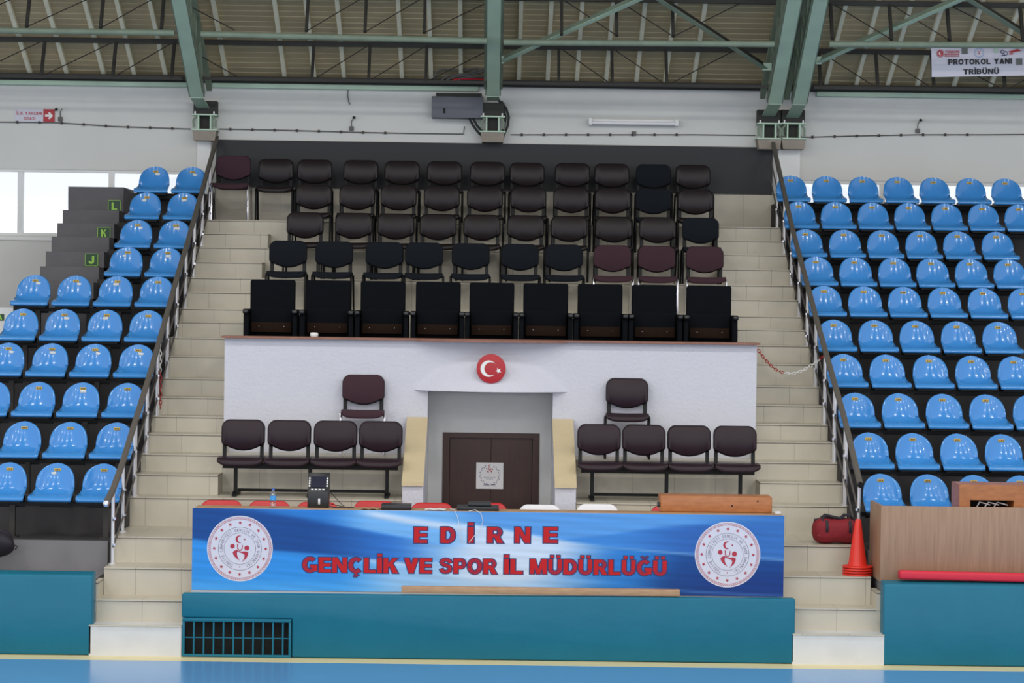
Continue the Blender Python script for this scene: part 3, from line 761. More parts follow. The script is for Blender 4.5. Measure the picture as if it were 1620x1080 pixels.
# ------------------------------------------------------------------ beam benches with four seats
def make_bench(cx, xs, legs, label):
    t = thing('beam_bench', label, 'bench', (cx, 2.42, 1.387), 0, 'four-seat beam benches')
    for x in xs:
        o = chair_seat_mesh(.246, .43, .39); o.v = [(p[0]+x-cx, p[1], p[2]) for p in o.v]; o.build('seat', ['leather'], t, False)
        o = pad_from_outline([(p[0]*1.0, p[1]-.05) for p in BACK], .375, .418, .03, .12, .55); o.v = [(p[0]+x-cx, p[1], p[2]) for p in o.v]; o.build('backrest', ['leather'], t, False)
        o = pad_from_outline([(p[0]*1.025, .68+(p[1]-.05-.68)*1.05-.002) for p in BACK], .405, .443, .03, .12, .55); o.v = [(p[0]+x-cx, p[1], p[2]) for p in o.v]; o.build('back_shell', ['blackmetal'], t, False)
        for s in (-1, 1):
            b = MB(); q = x-cx+s*.205
            b.prism([(.33, .375), (.445, .375), (.462, .57), (.425, .57), (.408, .42), (.33, .405)], q-.02, q+.02, 'x', bev=.005); b.build('back_support', ['blackmetal'], t)
    m = MB(); m.box(min(xs)-cx-.2, max(xs)-cx+.2, .20, .26, .30, .36); m.build('beam', ['blackmetal'], t)
    for lx in legs:
        m = MB(); q = lx-cx
        m.box(q-.02, q+.02, .21, .25, .03, .31); m.prism([(.05, 0), (.58, 0), (.58, .025), (.3, .05), (.15, .05), (.05, .025)], q-.022, q+.022, 'x'); m.box(q-.05, q+.05, .15, .31, .355, .365)
        m.build('leg', ['blackmetal'], t)
    m = MB(); m.box(legs[0]-cx, legs[-1]-cx, .45, .49, .03, .06); m.build('foot_bar', ['blackmetal'], t)
    return t
Lx_ = [at(p, 690, 2.84).x for p in (385, 458, 531, 602.5)]; Rx_ = [at(p, 697, 2.84).x for p in (947.5, 1018.5, 1090, 1162.5)]
make_bench(sum(Lx_)/4, Lx_, [at(p, 760, 2.6).x for p in (372, 490, 612)], 'dark leather bench of four seats below the maroon chair, behind the water bottle')
make_bench(sum(Rx_)/4, Rx_, [at(p, 760, 2.6).x for p in (937, 1055, 1172)], 'dark leather bench of four seats behind the wooden box on the table')

# ------------------------------------------------------------------ plush theatre seats
def make_plush():
    t = thing('theatre_seat', 'seat', 'seat')
    m = MB(); m.rbox(-.268, .268, .12, .22, .14, .985, .025, 3); m.build('backrest', ['plush'], t)
    m = MB(); m.rbox(-.255, .255, .02, .12, .36, .66, .025, 3); m.build('seat', ['plush'], t)
    m = MB(); m.rbox(-.24, .24, -.005, .02, .36, .48, .006, 2)
    m.build('seat_underside', ['brownply'], t)
    for s in (-1, 1):
        q = MB(); q.lathe([(0, -.004), (.006, -.003), (.006, .003), (0, .004)], 8, 0, (s*.15, -.008, .43)); q.build('screw', ['chrome'], t)
        a = MB(); a.rbox(s*.290-.034, s*.290+.034, -.22, .26, .575, .635, .02, 3); a.build('armrest', ['black'], t)
        a = MB(); a.rbox(s*.290-.028, s*.290+.028, -.16, .22, 0, .58, .015, 2); a.build('side_panel', ['plush'], t)
    return t
pp = None
PL = [(395, 467), (483, 555), (570, 641), (658, 728), (743, 813), (829, 898), (915, 984), (1001, 1070), (1087, 1157)]
for i, (a, b) in enumerate(PL):
    x = at((a+b)/2, 480, 5.05).x
    o = pp if False else (make_plush() if pp is None else dup(pp))
    pp = pp or o
    o.location = (x, 4.95, 2.79); o['group'] = 'black plush theatre seats above the podium wall'
    o['label'] = f'black plush theatre seat, {ORD[i]} from the left, behind the wooden capping board'
# white cup on the capping
p = at(497, 531, 3.8)
c = MB(); c.lathe([(0, 0), (.038, 0), (.046, .01), (.048, .035), (.04, .048), (0, .05)], 20, 0, (0, 0, 0)); o = c.build('bowl', ['white']); o.location = (p.x, 3.8, 3.12)
tag(o, 'small white upturned bowl on the wooden capping board', 'bowl')

# ------------------------------------------------------------------ court-side pads and vent grille
m = MB(); m.prism([(-3.02, .385), (-1.93, .385), (-1.93, .005), (3.045, .005), (3.045, .648), (-3.02, .625)], 0, .13, 'y', bev=.018)
tag(m.build('crash_pad', ['pad']), 'teal padded barrier below the blue banner, with the vent grille in it', 'pad', 'teal crash pads')
for a, b, h, lab in ((-10, -3.90, .815, 'teal padded barrier below the stand with the black bag'), (3.92, 10, .828, 'teal padded barrier below the big wooden desk')):
    m = MB(); m.prism([(0, .005), (.22, .005), (.22, h-.012), (.20, h), (.02, h-.02), (0, h-.05)], a, b, 'x', bev=.015)
    tag(m.build('crash_pad', ['pad']), lab, 'pad', 'teal crash pads')
t = thing('vent_grille', 'teal barred vent grille at the end of the pad below the banner', 'vent', (-2.47, 0, 0))
m = MB(); m.box(-.53, .53, .10, .12, .01, .38); m.build('vent_opening', ['void'], t)
m = MB(); m.rbox(-.54, .535, -.014, .012, .352, .385, .004); m.rbox(-.54, .535, -.014, .012, .005, .03, .004); m.rbox(-.54, -.515, -.014, .012, .03, .352, .004); m.rbox(.51, .535, -.014, .012, .03, .352, .004); m.box(-.515, .51, .0, .008, .188, .198)
m.build('grille_frame', ['pad'], t)
for k in range(10):
    x = -.515+1.025*(k+.5)/10.5+.0; q = MB(); q.rbox(x-.008+.04, x+.008+.04, -.01, .004, .03, .352, .003, 1); q.build('bar', ['pad'], t)

# ------------------------------------------------------------------ long table, banner
t = thing('scorer_table', 'long table behind the blue banner, its wooden top just showing', 'table', (0, .36, .62))
m = MB(); m.rbox(-2.955, 2.955, .005, .36, .79, .82, .006); m.build('table_top', ['plank'], t)
for x in (-2.85, -1.4, 0, 1.4, 2.85):
    q = MB(); q.box(x-.03, x+.03, .06, .32, 0, .79); q.build('table_leg', ['plank'], t)
BX0, BX1, BZ0, BZ1, BYF = -2.965, 2.965, .625, 1.442, .345
NX, NZ = 300, 44
def sstep(a, b, x):
    q = np.clip((x-a)/(b-a), 0, 1); return q*q*(3-2*q)
def banner_colour(x, z):
    """printed art; x, z run 0..1 over the sheet and are read as photo-scale units along it"""
    X = 303+938*x; Y = 806+122*(1-z)          # artwork coordinates
    I = lambda pts: float(np.interp(X, [p[0] for p in pts], [p[1] for p in pts]))
    deep = np.array([26, 76, 146.]); mid = np.array([46, 126, 208.]); bright = np.array([52, 146, 228.]); pale = np.array([206, 222, 242.]); soft = np.array([150, 196, 238.]); navy = np.array([24, 58, 130.])
    c = mid*(1-sstep(330, 560, X)*.0)
    # lower field: bright blue turning pale towards the middle
    low = bright+(soft-bright)*sstep(520, 640, X)+(pale-soft)*sstep(640, 790, X)*.75
    low = low+(np.array([86, 172, 240.])-low)*.5*sstep(905, 925, Y)*sstep(700, 500, X)
    edge = I([(303, 852), (430, 868), (520, 874), (640, 884), (760, 878)])
    c = c+(low-c)*sstep(edge-4, edge+3, Y)
    # deep wedge above it
    top = I([(303, 800), (400, 808), (480, 820), (640, 846), (700, 856)])
    wedge = sstep(top-5, top+5, Y)*sstep(edge+3, edge-3, Y)
    wc = deep+(np.array([52, 120, 204.])-deep)*sstep(480, 640, X)
    wc = wc+(soft-wc)*sstep(610, 720, X)
    c = c+(wc-c)*wedge
    # pale line along the lower edge of the wedge
    c = c+(pale-c)*.8*sstep(4, 0, abs(Y-edge-2))*sstep(540, 600, X)*sstep(700, 640, X)
    # field over the wedge: light blue, then a pale streak falling to the right, then blue again
    up_ = sstep(top+3, top-3, Y)
    c = c+(np.array([120, 182, 238.])-c)*up_*sstep(500, 590, X)
    s0 = I([(540, 800), (640, 816), (760, 832), (880, 848)])
    c = c+(pale-c)*up_*sstep(9, 0, abs(Y-s0-4))*sstep(555, 600, X)*sstep(800, 740, X)
    sky = I([(303, 700), (560, 800), (640, 809), (700, 818), (780, 829), (880, 846), (960, 856), (1040, 862), (1100, 866), (1240, 872)])
    # pale fan in the middle
    fan = sstep(sky-2, sky+4, Y)*sstep(690, 760, X)
    fc = pale+(mid-pale)*sstep(870, 1010, X+ (Y-850)*.9)
    fc = fc+(deep-fc)*sstep(1000, 1090, X+(Y-880)*.7)
    c = c+(fc-c)*fan
    # soft light sweep under the second line
    c = c+(soft-c)*.55*sstep(14, 0, abs(Y-I([(640, 912), (800, 915), (1000, 908), (1100, 900)])))*sstep(640, 720, X)*sstep(1000, 900, X)
    # blue field above the fan
    ab = sstep(sky+2, sky-3, Y)*sstep(600, 640, X)
    ac = np.array([92, 158, 226.])+(np.array([120, 182, 236.])-np.array([92, 158, 226.]))*sstep(sky-26, sky, Y)*sstep(760, 700, X)
    wv = I([(820, 846), (880, 846), (960, 838), (1040, 826), (1120, 820), (1240, 816)])
    ac = ac+(np.array([64, 136, 214.])-ac)*sstep(wv-2, wv+3, Y)*sstep(860, 900, X)
    ac = ac+(np.array([48, 100, 178.])-ac)*sstep(960, 1120, X)*sstep(wv-6, wv+8, Y)
    ac = ac+(np.array([58, 116, 190.])-ac)*sstep(1060, 1240, X)*.9
    c = c+(ac-c)*ab
    # deep lower right corner with two faint light lines
    c = c+(navy-c)*sstep(1040, 1160, X+(Y-880)*.6)*sstep(870, 905, Y)*.85
    c = c+(np.array([90, 140, 205.])-c)*.45*sstep(3, 0, abs(Y-I([(980, 914), (1100, 922), (1240, 927)])))*sstep(960, 1020, X)
    # faint streaks of the artwork
    st = math.sin((Y-806)*.55-(X-303)*.035+2*math.sin(X*.006))*math.sin((Y-806)*.13+(X-303)*.011)
    c = c*(1+.045*st)
    return np.clip(c*.95, 0, 255)
m = MB(); m.grid(lambda u, w: (BX0+(BX1-BX0)*u, BYF+.004*math.sin(u*19)*math.sin(w*3)*0, BZ0+(BZ1-BZ0)*w), NX, NZ, 0, False)
me = m.mesh('banner', ['paper'])
ca = me.color_attributes.new('print', 'FLOAT_COLOR', 'POINT')
cols = []
for j in range(NZ+1):
    for i in range(NX+1): cols += list(lin(banner_colour(i/NX, j/NZ)))+[1]
ca.data.foreach_set('color', cols)
bmtl = bpy.data.materials.new('printed_banner'); bmtl.use_nodes = True
nt = bmtl.node_tree; an = node(nt, 'ShaderNodeVertexColor', layer_name='print'); nt.links.new(an.outputs[0], nt.nodes['Principled BSDF'].inputs['Base Color'])
nt.nodes['Principled BSDF'].inputs['Roughness'].default_value = .5; nt.nodes['Principled BSDF'].inputs['Specular IOR Level'].default_value = .2
me.materials.clear(); me.materials.append(bmtl)
ban = bpy.data.objects.new('banner', me); COL.objects.link(ban)
tag(ban, 'wide blue banner with red EDİRNE lettering and two round emblems', 'banner')
q = MB(); q.box(BX0, BX1, BYF+.002, BYF+.012, BZ0, BZ1); q.build('backing_board', ['white'], ban)
YL = BYF-.003
def px2(px, py): p = at(px, py, YL); return p.x, p.z
def bline(LT, body, xa, ya, xb, yb, cap):
    x0, z0 = px2(xa, ya); x1, z1 = px2(xb, yb); c = cap*24.35/FPX
    zb = (z0+z1)/2
    LT.text(body, x0, x1, zb, c, YL+.0016, 0, 1, .045); LT.text(body, x0, x1, zb, c, YL, 1, 1, -.01)
LT = MB()
for ch, a, b in (('E', 654.5, 676), ('D', 696.5, 720.5), ('İ', 740, 749.5), ('R', 770.5, 796), ('N', 814, 839), ('E', 859.5, 882)):
    LT = MB(); bline(LT, ch, a, 858.5, b, 859, 25.5); LT.build('letter', ['navy', 'letterred'], ban)
for wd, a, b in (('GENÇLİK', 478, 630), ('VE', 639, 683), ('SPOR', 695, 786), ('İL', 797, 827), ('MÜDÜRLÜĞÜ', 838, 1055)):
    LT = MB(); bline(LT, wd, a, 905+(a-478)*.0085, b, 905+(b-478)*.0085, 24); LT.build('lettering', ['navy', 'letterred'], ban)
def emblem(cx, cz, R, Y, parent):
    e = MB(); C = lambda x, y: (cx+(x-582)/427*R, cz-(y-562)/427*R)
    e.disc(cx, cz, R, Y+.0015, 0, 64)
    for k in range(90):
        a = 2*math.pi*k/90; b = a+.045
        e.flat([(cx+R*.905*math.cos(a), cz+R*.905*math.sin(a)), (cx+R*.915*math.cos(a+.03), cz+R*.915*math.sin(a+.03)), (cx+R*.955*math.cos(b+.03), cz+R*.955*math.sin(b+.03)), (cx+R*.945*math.cos(b), cz+R*.945*math.sin(b))], Y, 1)
    e.ring(cx, cz, R*.895, R*.905, Y, 1); e.ring(cx, cz, R*.955, R*.962, Y, 1)
    for k in range(16): e.star(cx+R*.785*math.cos(math.pi/2+k*math.pi/8), cz+R*.785*math.sin(math.pi/2+k*math.pi/8), R*.062, Y, 1, math.pi/2+k*math.pi/8)
    e.ring(cx, cz, R*.65, R*.66, Y, 2); e.ring(cx, cz, R*.475, R*.484, Y, 2)
    e.star(cx, cz-R*.555, R*.03, Y, 1)
    s = 'TÜRKİYE CUMHURİYETİ GENÇLİK VE SPOR BAKANLIĞI'; n = len(s)
    for i, ch in enumerate(s):
        if ch == ' ': continue
        a = math.radians(270-20-320*(i+.5)/n); w_, polys = glyph(ch, .5); sc = R*.088; r = R*.522
        ca_, sa_ = math.cos(a-math.pi/2), math.sin(a-math.pi/2)
        for pl in polys:
            v = []
            for p in pl:
                lx, lz = (p[0]-w_/2)*sc*.8, r+p[1]*sc
                v.append((cx+lx*ca_-lz*sa_, Y, cz+lx*sa_+lz*ca_))
            e.add([(q[0], q[1]-.00004*polys.index(pl), q[2]) for q in v], [tuple(range(len(v)))], 3)
    x, z = C(575, 440); e.crescent(x, z, R*.118, R*.10, R*.045, Y, 1, 0)
    x, z = C(643, 440); e.star(x, z, R*.04, Y, 1)
    x, z = C(486, 532); e.disc(x, z, R*.072, Y, 1, 20); x, z = C(672, 553); e.disc(x, z, R*.077, Y, 1, 20)
    for poly in ([(545, 508), (560, 505), (556, 545), (570, 575), (590, 580), (606, 560), (612, 505), (619, 520), (617, 562), (598, 590), (572, 590), (548, 565)],
                 [(489, 615), (508, 590), (545, 578), (556, 590), (545, 615), (546, 645), (560, 685), (582, 716), (540, 690), (505, 655)],
                 [(540, 570), (560, 590), (600, 603), (650, 596), (690, 608), (688, 640), (668, 685), (608, 738), (635, 695), (645, 655), (635, 632), (600, 617), (560, 604)]):
        e.flat([C(*p) for p in poly], Y-.0005, 1)
    return e.build('emblem', ['signwhite', 'emred', 'cable', 'emink'], parent)
for px, py in ((379.5, 867.5), (1151, 877)):
    x, z = px2(px, py); emblem(x, z, 52*24.35/FPX, YL, ban)

# ------------------------------------------------------------------ things on and behind the table
def plastic_chair(colour):
    t = thing('plastic_chair', 'chair', 'chair')
    pts = outline(.225, .40, .40, .83, .09, crown=.018)
    pad_from_outline(pts, .40, .425, .03, .10, .4).build('backrest', [colour], t, False)
    chair_seat_mesh(.22, .42, .42).build('seat', [colour], t, False)
    for sx in (-1, 1):
        for y0, y1 in ((.03, .06), (.44, .38)):
            q = MB(); q.tube([(sx*.21, y0, 0), (sx*.19, y1, .42)], .018, 8); q.build('leg', [colour], t)
    return t
CH = [(316, 386, 790, 'r'), (392, 461, 791, 'r'), (468, 537, 793, 'r'), (558, 628, 791, 'r'), (650, 717, 794, 'r'), (735, 803, 794, 'r'), (820, 888, 797, 'w'), (911, 979, 796, 'w'), (1028, 1096, 799, 'r')]
CL = ['red plastic chair behind the table end by the round emblem, first of the red ones', 'red plastic chair behind the clear water bottle', 'red plastic chair partly hidden by the black scoring device', 'red plastic chair behind the table between device and black binder',
      'red plastic chair between the two black binders', 'red plastic chair behind the stacked black binders, before the door', 'white plastic chair directly before the brown door edge', 'white plastic chair next to the beige coping by the bench', 'red plastic chair mostly hidden by the wooden box']
pr = {}
for (a, b, py, kd), lab in zip(CH, CL):
    p = at((a+b)/2, py, 1.80); col = 'red' if kd == 'r' else 'whiteplastic'
    o = dup(pr[kd]) if kd in pr else plastic_chair(col); pr.setdefault(kd, o)
    o.location = (p.x, 1.36, .62); o.scale = (1, 1, (p.z-.62)/.83); o['label'] = lab; o['group'] = 'plastic chairs behind the long table'
    for c in o.children: pass
TZ = 1.44
p = at(432, 803, .55)
t = thing('water_bottle', 'clear water bottle with blue label and cap on the long table', 'bottle', (p.x, .55, TZ))
m = MB(); m.lathe([(0, 0), (.029, 0), (.032, .006), (.032, .045), (.029, .05), (.032, .055), (.032, .12), (.026, .145), (.012, .17), (.012, .178)], 20); m.build('bottle_body', ['clear'], t)
m = MB(); m.lathe([(.0327, .075), (.0327, .118)], 20); m.build('bottle_label', ['bluelabel'], t)
m = MB(); m.lathe([(0, .196), (.014, .196), (.015, .178), (.015, .172)], 16); m.build('bottle_cap', ['bluecap'], t)
p = at(503, 806, .58)
t = thing('scoring_device', 'black scoring device with dark screen and knob standing on the table', 'device', (p.x, .58, TZ))
m = MB(); m.prism([(0, 0), (.16, 0), (.16, .345), (.10, .345), (.03, .20), (0, .16)], -.108, .108, 'x', bev=.006); m.build('device_body', ['black'], t)
def onf(x, s):      # s along the sloping face
    y0, z0 = .03+.07*s, .20+.145*s; return (x, y0-.006, z0+.003)
m = MB(); m.add([onf(-.075, .02), onf(.075, .02), onf(.075, .75), onf(-.075, .75)], [(0, 1, 2, 3)]); m.build('screen', ['screen'], t)
for x in (-.092, .086):
    for k in range(4):
        q = MB(); s0 = .05+k*.17; q.add([onf(x-.006, s0), onf(x+.008, s0), onf(x+.008, s0+.12), onf(x-.006, s0+.12)], [(0, 1, 2, 3)]); q.build('button', ['white'], t)
for k in range(4):
    q = MB(); x = -.06+k*.037; q.box(x-.012, x+.012, .012, .03, .178, .19); q.build('button', ['white'], t)
m = MB(); m.rbox(.0, .022, -.02, .005, .035, .095, .006); m.build('knob', ['steel'], t)
for k in range(5):
    pass
m = MB(); m.tube([(.11, .08, .155), (.15, .09, .12), (.2, .1, .06), (.235, .1, .03), (.26, .11, .012), (.22, .12, .01), (.12, .12, .03)], .004, 6); m.build('cable', ['blackcable'], t)
m = MB(); m.tube([(-1.62+1.5, .5, .02), (-1.55+1.5, .45, .012), (-1.45+1.5, .47, .015), (-1.36+1.5, .44, .012)], .006, 6)
o = m.build('power_cable', ['blackcable']); o.location = (-1.5, .05, TZ); tag(o, 'black cable lying on the table beside the scoring device', 'cable')
def binder(pxa, pxb, y0, h, lab, tilt=0):
    a = at(pxa, 806, y0).x; b = at(pxb, 806, y0).x
    o = MB().rbox(a, b, y0, y0+.24, TZ, TZ+h, .004).build('binder', ['black']); return tag(o, lab, 'binder', 'black binders on the table')
binder(603, 650, .42, .055, 'black flat binder on the table between two red chairs')
binder(723, 789, .45, .045, 'wide black binder on the table in front of the door')
a = at(740, 800, .48).x; b = at(777, 800, .48).x
tag(MB().rbox(a, b, .48, .70, TZ+.046, TZ+.08, .004).build('binder', ['black']), 'smaller black binder stacked on the wide one', 'binder', 'black binders on the table')
for pa, pb, lab in ((672, 705, 'white paper sheet on the table near the cord'), (570, 600, 'crumpled tan paper on the table next to a black binder')):
    a = at(pa, 806, .42).x; b = at(pb, 806, .42).x
    m = MB(); m.grid(lambda u, w: (a+(b-a)*u, .40+.2*w, TZ+.004+.008*abs(math.sin(u*7+w*3))), 10, 6); tag(m.build('paper_sheet', ['paper' if pa == 672 else 'plank']), lab, 'paper')
# two white cords hanging over the banner
def cord(pts, lab):
    v = []
    for px, py, y in pts: q = at(px, py, y); v.append((q.x, q.y, q.z))
    tag(MB().tube(v, .0032, 6).build('cord', ['chainwhite']), lab, 'cord', 'white cords over the banner')
cord([(712, 804.5, .45), (719, 806, .34), (724, 818, .325), (727, 834, .325), (729, 848, .325), (732, 858, .325)], 'straight white cord hanging over the banner by the letter D')
cord([(742, 808, .34), (752, 806, .325), (761, 812, .325), (764, 824, .325), (760, 838, .325), (750, 848, .325), (742, 858, .325)], 'looped white cord hanging over the dotted letter of the banner')
# wooden box on the table
t = thing('wooden_box', 'long orange-brown wooden box on the table before the dark bench', 'box', (2.305, .62, TZ))
m = MB(); m.rbox(-.567, .567, 0, .34, 0, .165, .014, 3); m.build('box_body', ['orangewood'], t)
for x, z in ((.16, .07), (.42, .12)):
    q = MB(); q.lathe([(0, -.002), (.009, -.002), (.009, .004)], 10, 0, (0, 0, 0)); q.v = [(v[0]+x, -.001+v[2]*.5, v[1]+z) for v in q.v]; q.build('knot_hole', ['void'], t)
q = MB(); q.rbox(-.595, -.567, .02, .10, .045, .095, .006); q.build('latch', ['black'], t)
p = at(1231, 811, .5)
tag(MB().rbox(p.x-.03, p.x+.03, .5, .56, TZ, TZ+.03, .006).build('block', ['recess']), 'small grey block on the table corner past the wooden box', 'block')
# plank lying on the pad
a = at(635, 930, .02); b = at(1076, 940, .02)
m = MB(); m.rbox(a.x, b.x, .03, .12, .652, .72, .006)
tag(m.build('plank', ['plank']), 'long bare wooden plank lying on the teal pad below the lettering', 'plank')

# ------------------------------------------------------------------ desk, box, mat roll, cones, bag on the far stair
t = thing('wooden_desk', 'large brown laminate desk front standing behind the teal pad', 'desk', (5.75, .26, .80))
m = MB(); m.rbox(-1.83, 1.85, 0, .03, 0, .76, .003); m.build('front_panel', ['deskwood'], t)
m = MB(); m.rbox(-1.83, -1.80, .03, .70, 0, .76, .003); m.build('side_panel', ['deskwood'], t)
m = MB(); m.rbox(1.82, 1.85, .03, .70, 0, .76, .003); m.build('side_panel', ['deskwood'], t)
m = MB(); m.rbox(-1.80, 1.82, .03, .70, .62, .645, .003); m.build('desk_top', ['deskwood'], t)
p = at(1503, 763, .9); q0 = at(1518, 766, .5)
x0 = q0.x; z1 = q0.z
t = thing('wooden_cabinet', 'orange-brown wooden cabinet with a slot, standing on the desk', 'cabinet', (x0, .50, 1.445))
h = z1-1.445
sl0 = at(1535, 790, .5).x-x0; sl1 = at(1604, 790, .5).x-x0; zs = at(1560, 791, .5).z-1.445
m = MB(); m.box(0, sl0, 0, .42, 0, h); m.box(sl1, 1.1, 0, .42, 0, h); m.box(sl0, sl1, 0, .42, zs, h); m.box(sl0, sl1, .35, .42, 0, zs); m.box(sl0, sl1, 0, .35, 0, .012)
m.build('cabinet_body', ['orangewood'], t)
m = MB(); m.box(sl0, sl1, .33, .345, .012, zs); m.build('slot_back', ['void'], t)
for k in range(3):
    q = MB(); xx = sl0+.06+.09*k
    q.tube([(xx, .06+.03*k, .05+.02*(k % 2)), (xx+.05, .08, zs-.025), (xx+.11, .07, zs-.04), (xx+.16, .10, zs-.055)], .007, 6)
    o = q.build('paper_scrap', ['paper']); o.location = (x0, .5, 1.445); tag(o, 'crumpled white scraps lying inside the cabinet slot', 'paper', 'white scraps in the cabinet slot')
m = MB(); m.rbox(0, 3.7, 0, .12, 0, .085, .02, 3); o = m.build('foam_mat', ['redmat']); o.location = (at(1423, 912, .09).x, .085, .845); o.rotation_euler = (0, .012, 0)
tag(o, 'long red foam mat lying on the teal pad before the desk', 'mat')
cp = at(1357, 905, .74)
for k in range(4):
    t = thing('traffic_cone', '', 'cone', (cp.x, .77, Zk[3]+.026*k), .2*k, 'stacked orange-red traffic cones')
    m = MB(); m.lathe([(.150, 0), (.155, .008), (.150, .018), (.102, .022), (.092, .05), (.030, .48), (.026, .49), (.022, .486), (.086, .045), (.09, .012), (.14, .006), (.150, 0)], 28); m.build('cone_body', ['cone'], t)
    t['label'] = ['orange-red traffic cone at the very bottom of the stack on the stair', 'orange-red traffic cone rim, second up in the nested stack', 'orange-red traffic cone rim just under the uppermost cone', 'orange-red traffic cone on top of the nested stack'][k]
bp = at(1319, 860, 1.25)
t = thing('duffel_bag', 'red duffel bag with black handles lying on the stair beside the cones', 'bag', (bp.x+.02, 1.33, Zk[4]))
def bagf(u, v):
    x = (u*2-1)*.235; e = (1-abs(u*2-1)**4)**.4
    a = 2*math.pi*v; ry = .15*(.35+.65*e); rz = .13*(.3+.7*e)*(1+.05*math.sin(u*9))
    c, s = math.cos(a), math.sin(a)
    return (x, math.copysign(abs(c)**.7, c)*ry, .132+math.copysign(abs(s)**.75, s)*rz)
m = MB(); m.grid(bagf, 26, 24)
for u in (0, 1): m.add([bagf(u, j/24) for j in range(24)], [tuple(range(24))], 0, True)
m.build('bag_body', ['bag'], t, False)
for y in (-.05, .05):
    q = MB(); q.tube([(-.13, y-.07, .20), (-.14, y-.02, .27), (-.10, y, .295), (0, y, .272), (.06, y, .262), (.10, y, .30), (.16, y, .295), (.19, y, .25), (.16, y-.07, .19)], .012, 8); q.build('handle', ['strap'], t)
q = MB(); q.tube([(-.22, 0, .24), (-.10, -.02, .268), (.0, -.02, .272), (.2, -.01, .245)], .012, 8); q.build('zipper', ['strap'], t)
q = MB()
for x in (-.10, .14): q.grid(lambda u, v, x=x: (x-.014+.028*u, -.157*math.sin(.25+2.1*v)-.004, .03+.22*v), 2, 10)
q.build('strap', ['strap'], t)
q = MB(); q.add([(-.222, -.07, .09), (-.178, -.135, .09), (-.18, -.125, .16), (-.205, -.085, .19), (-.222, -.06, .16)], [(0, 1, 2, 3, 4)]); q.build('logo_patch', ['signwhite'], t)
p = at(8, 878, 1.0)
def blob(u, v):
    a = 2*math.pi*u; r = math.sin(math.pi*v)*(1+.12*math.sin(3*a+v*7)+.06*math.sin(7*a)); return (.20*r*math.cos(a), .14*r*math.sin(a), .13-.14*math.cos(math.pi*v)*(1+.1*math.sin(a*2)))
o = MB().grid(blob, 28, 18).build('black_bag', ['strap'], None, False); o.location = (p.x-.10, 1.0, .70+.17); o.scale = (1, 1, 1.0)
tag(o, 'black crumpled bag at the frame edge on the concrete below the seats', 'bag')
m = MB(); m.tube([(.17, -.05, .13), (.24, -.06, .10), (.215, -.05, .07)], .008, 6); m.build('bag_strap', ['strap'], o)

# ------------------------------------------------------------------ emblem disc, door notice
p = at(777, 583, 3.42)
d = MB(); d.prism([(.165*math.cos(a), .165*math.sin(a)) for a in np.linspace(0, 2*math.pi, 49)[:-1]], 0, .02, 'y', bev=.004)
o = d.build('flag_disc', ['flagred']); o.location = (p.x, 3.42, p.z); tag(o, 'round red plaque with white crescent and star on the curved bulge', 'plaque')
q = MB(); q.crescent(-.028, 0, .092, .074, .026, -.004, 0, -.06, 32); q.star(.082, -.022, .037, -.004, 0, 2.0, .4); q.build('crescent_and_star', ['white'], o)
p0 = at(753.5, 731.5, YD); p1 = at(796, 773.5, YD); cx, cz, hw = (p0.x+p1.x)/2, (p0.z+p1.z)/2, (p1.x-p0.x)/2
y = YD+.022
o = MB().box(p0.x, p1.x, y, y+.006, p1.z, p0.z).build('door_notice', ['paper']); tag(o, 'square white notice with emblem and wreath on the brown door', 'notice')
q = MB(); y -= .0025
R = hw*.70; zc = cz+hw*.06
for k in range(26):
    a = math.pi/2+.45+(2*math.pi-.9)*k/25; r = R*(1+.05*(-1)**k); x, z = cx+r*math.cos(a), zc+r*math.sin(a); l = hw*.075
    ta = a+math.pi/2+.5*(-1)**k
    q.flat([(x-l*math.cos(ta), z-l*math.sin(ta)), (x+l*.4*math.sin(ta), z-l*.4*math.cos(ta)), (x+l*math.cos(ta), z+l*math.sin(ta)), (x-l*.4*math.sin(ta), z+l*.4*math.cos(ta))], y, 0)
for sx in (-1, 1): q.flat([(cx+sx*hw*.42, zc-R*.98), (cx+sx*hw*.12, zc-R*.95), (cx+sx*hw*.12, zc-R*1.03), (cx+sx*hw*.42, zc-R*1.05)], y, 0)
e = hw/420.; C = lambda x, zz: (cx+(x-540)*hw/325, cz-(zz-508)*hw/325)
x, z = C(540, 265); q.crescent(x, z, hw*.085, hw*.07, hw*.035, y, 1, 0, 12)
for px_, pz_ in ((467, 343), (597, 352)): x, z = C(px_, pz_); q.disc(x, z, hw*.055, y, 1, 12)
q.flat([C(*k) for k in ((512, 310), (525, 305), (525, 350), (540, 365), (560, 355), (560, 315), (570, 330), (566, 372), (530, 380), (514, 360))], y, 1)
q.flat([C(*k) for k in ((475, 400), (495, 380), (518, 385), (510, 410), (520, 445), (490, 425))], y, 1)
q.flat([C(*k) for k in ((530, 385), (570, 390), (603, 395), (596, 425), (570, 452), (582, 415), (560, 402))], y, 1)
q.text('T.C.', cx-hw*.06, cx+hw*.08, C(0, 522)[1], hw*.04, y, 0, .5)
q.text('GENÇLİK VE SPOR', cx-hw*.44, cx+hw*.45, C(0, 560)[1], hw*.065, y, 0, .45)
q.text('BAKANLIĞI', cx-hw*.25, cx+hw*.25, C(0, 598)[1], hw*.055, y, 0, .45)
for k in range(14): q.flat([(cx-hw*.5+k*hw*.07, C(0, 752)[1]), (cx-hw*.46+k*hw*.07, C(0, 752)[1]), (cx-hw*.46+k*hw*.07, C(0, 740)[1]), (cx-hw*.5+k*hw*.07, C(0, 740)[1])], y, 0)
q.build('notice_print', ['navy', 'emred'], o)

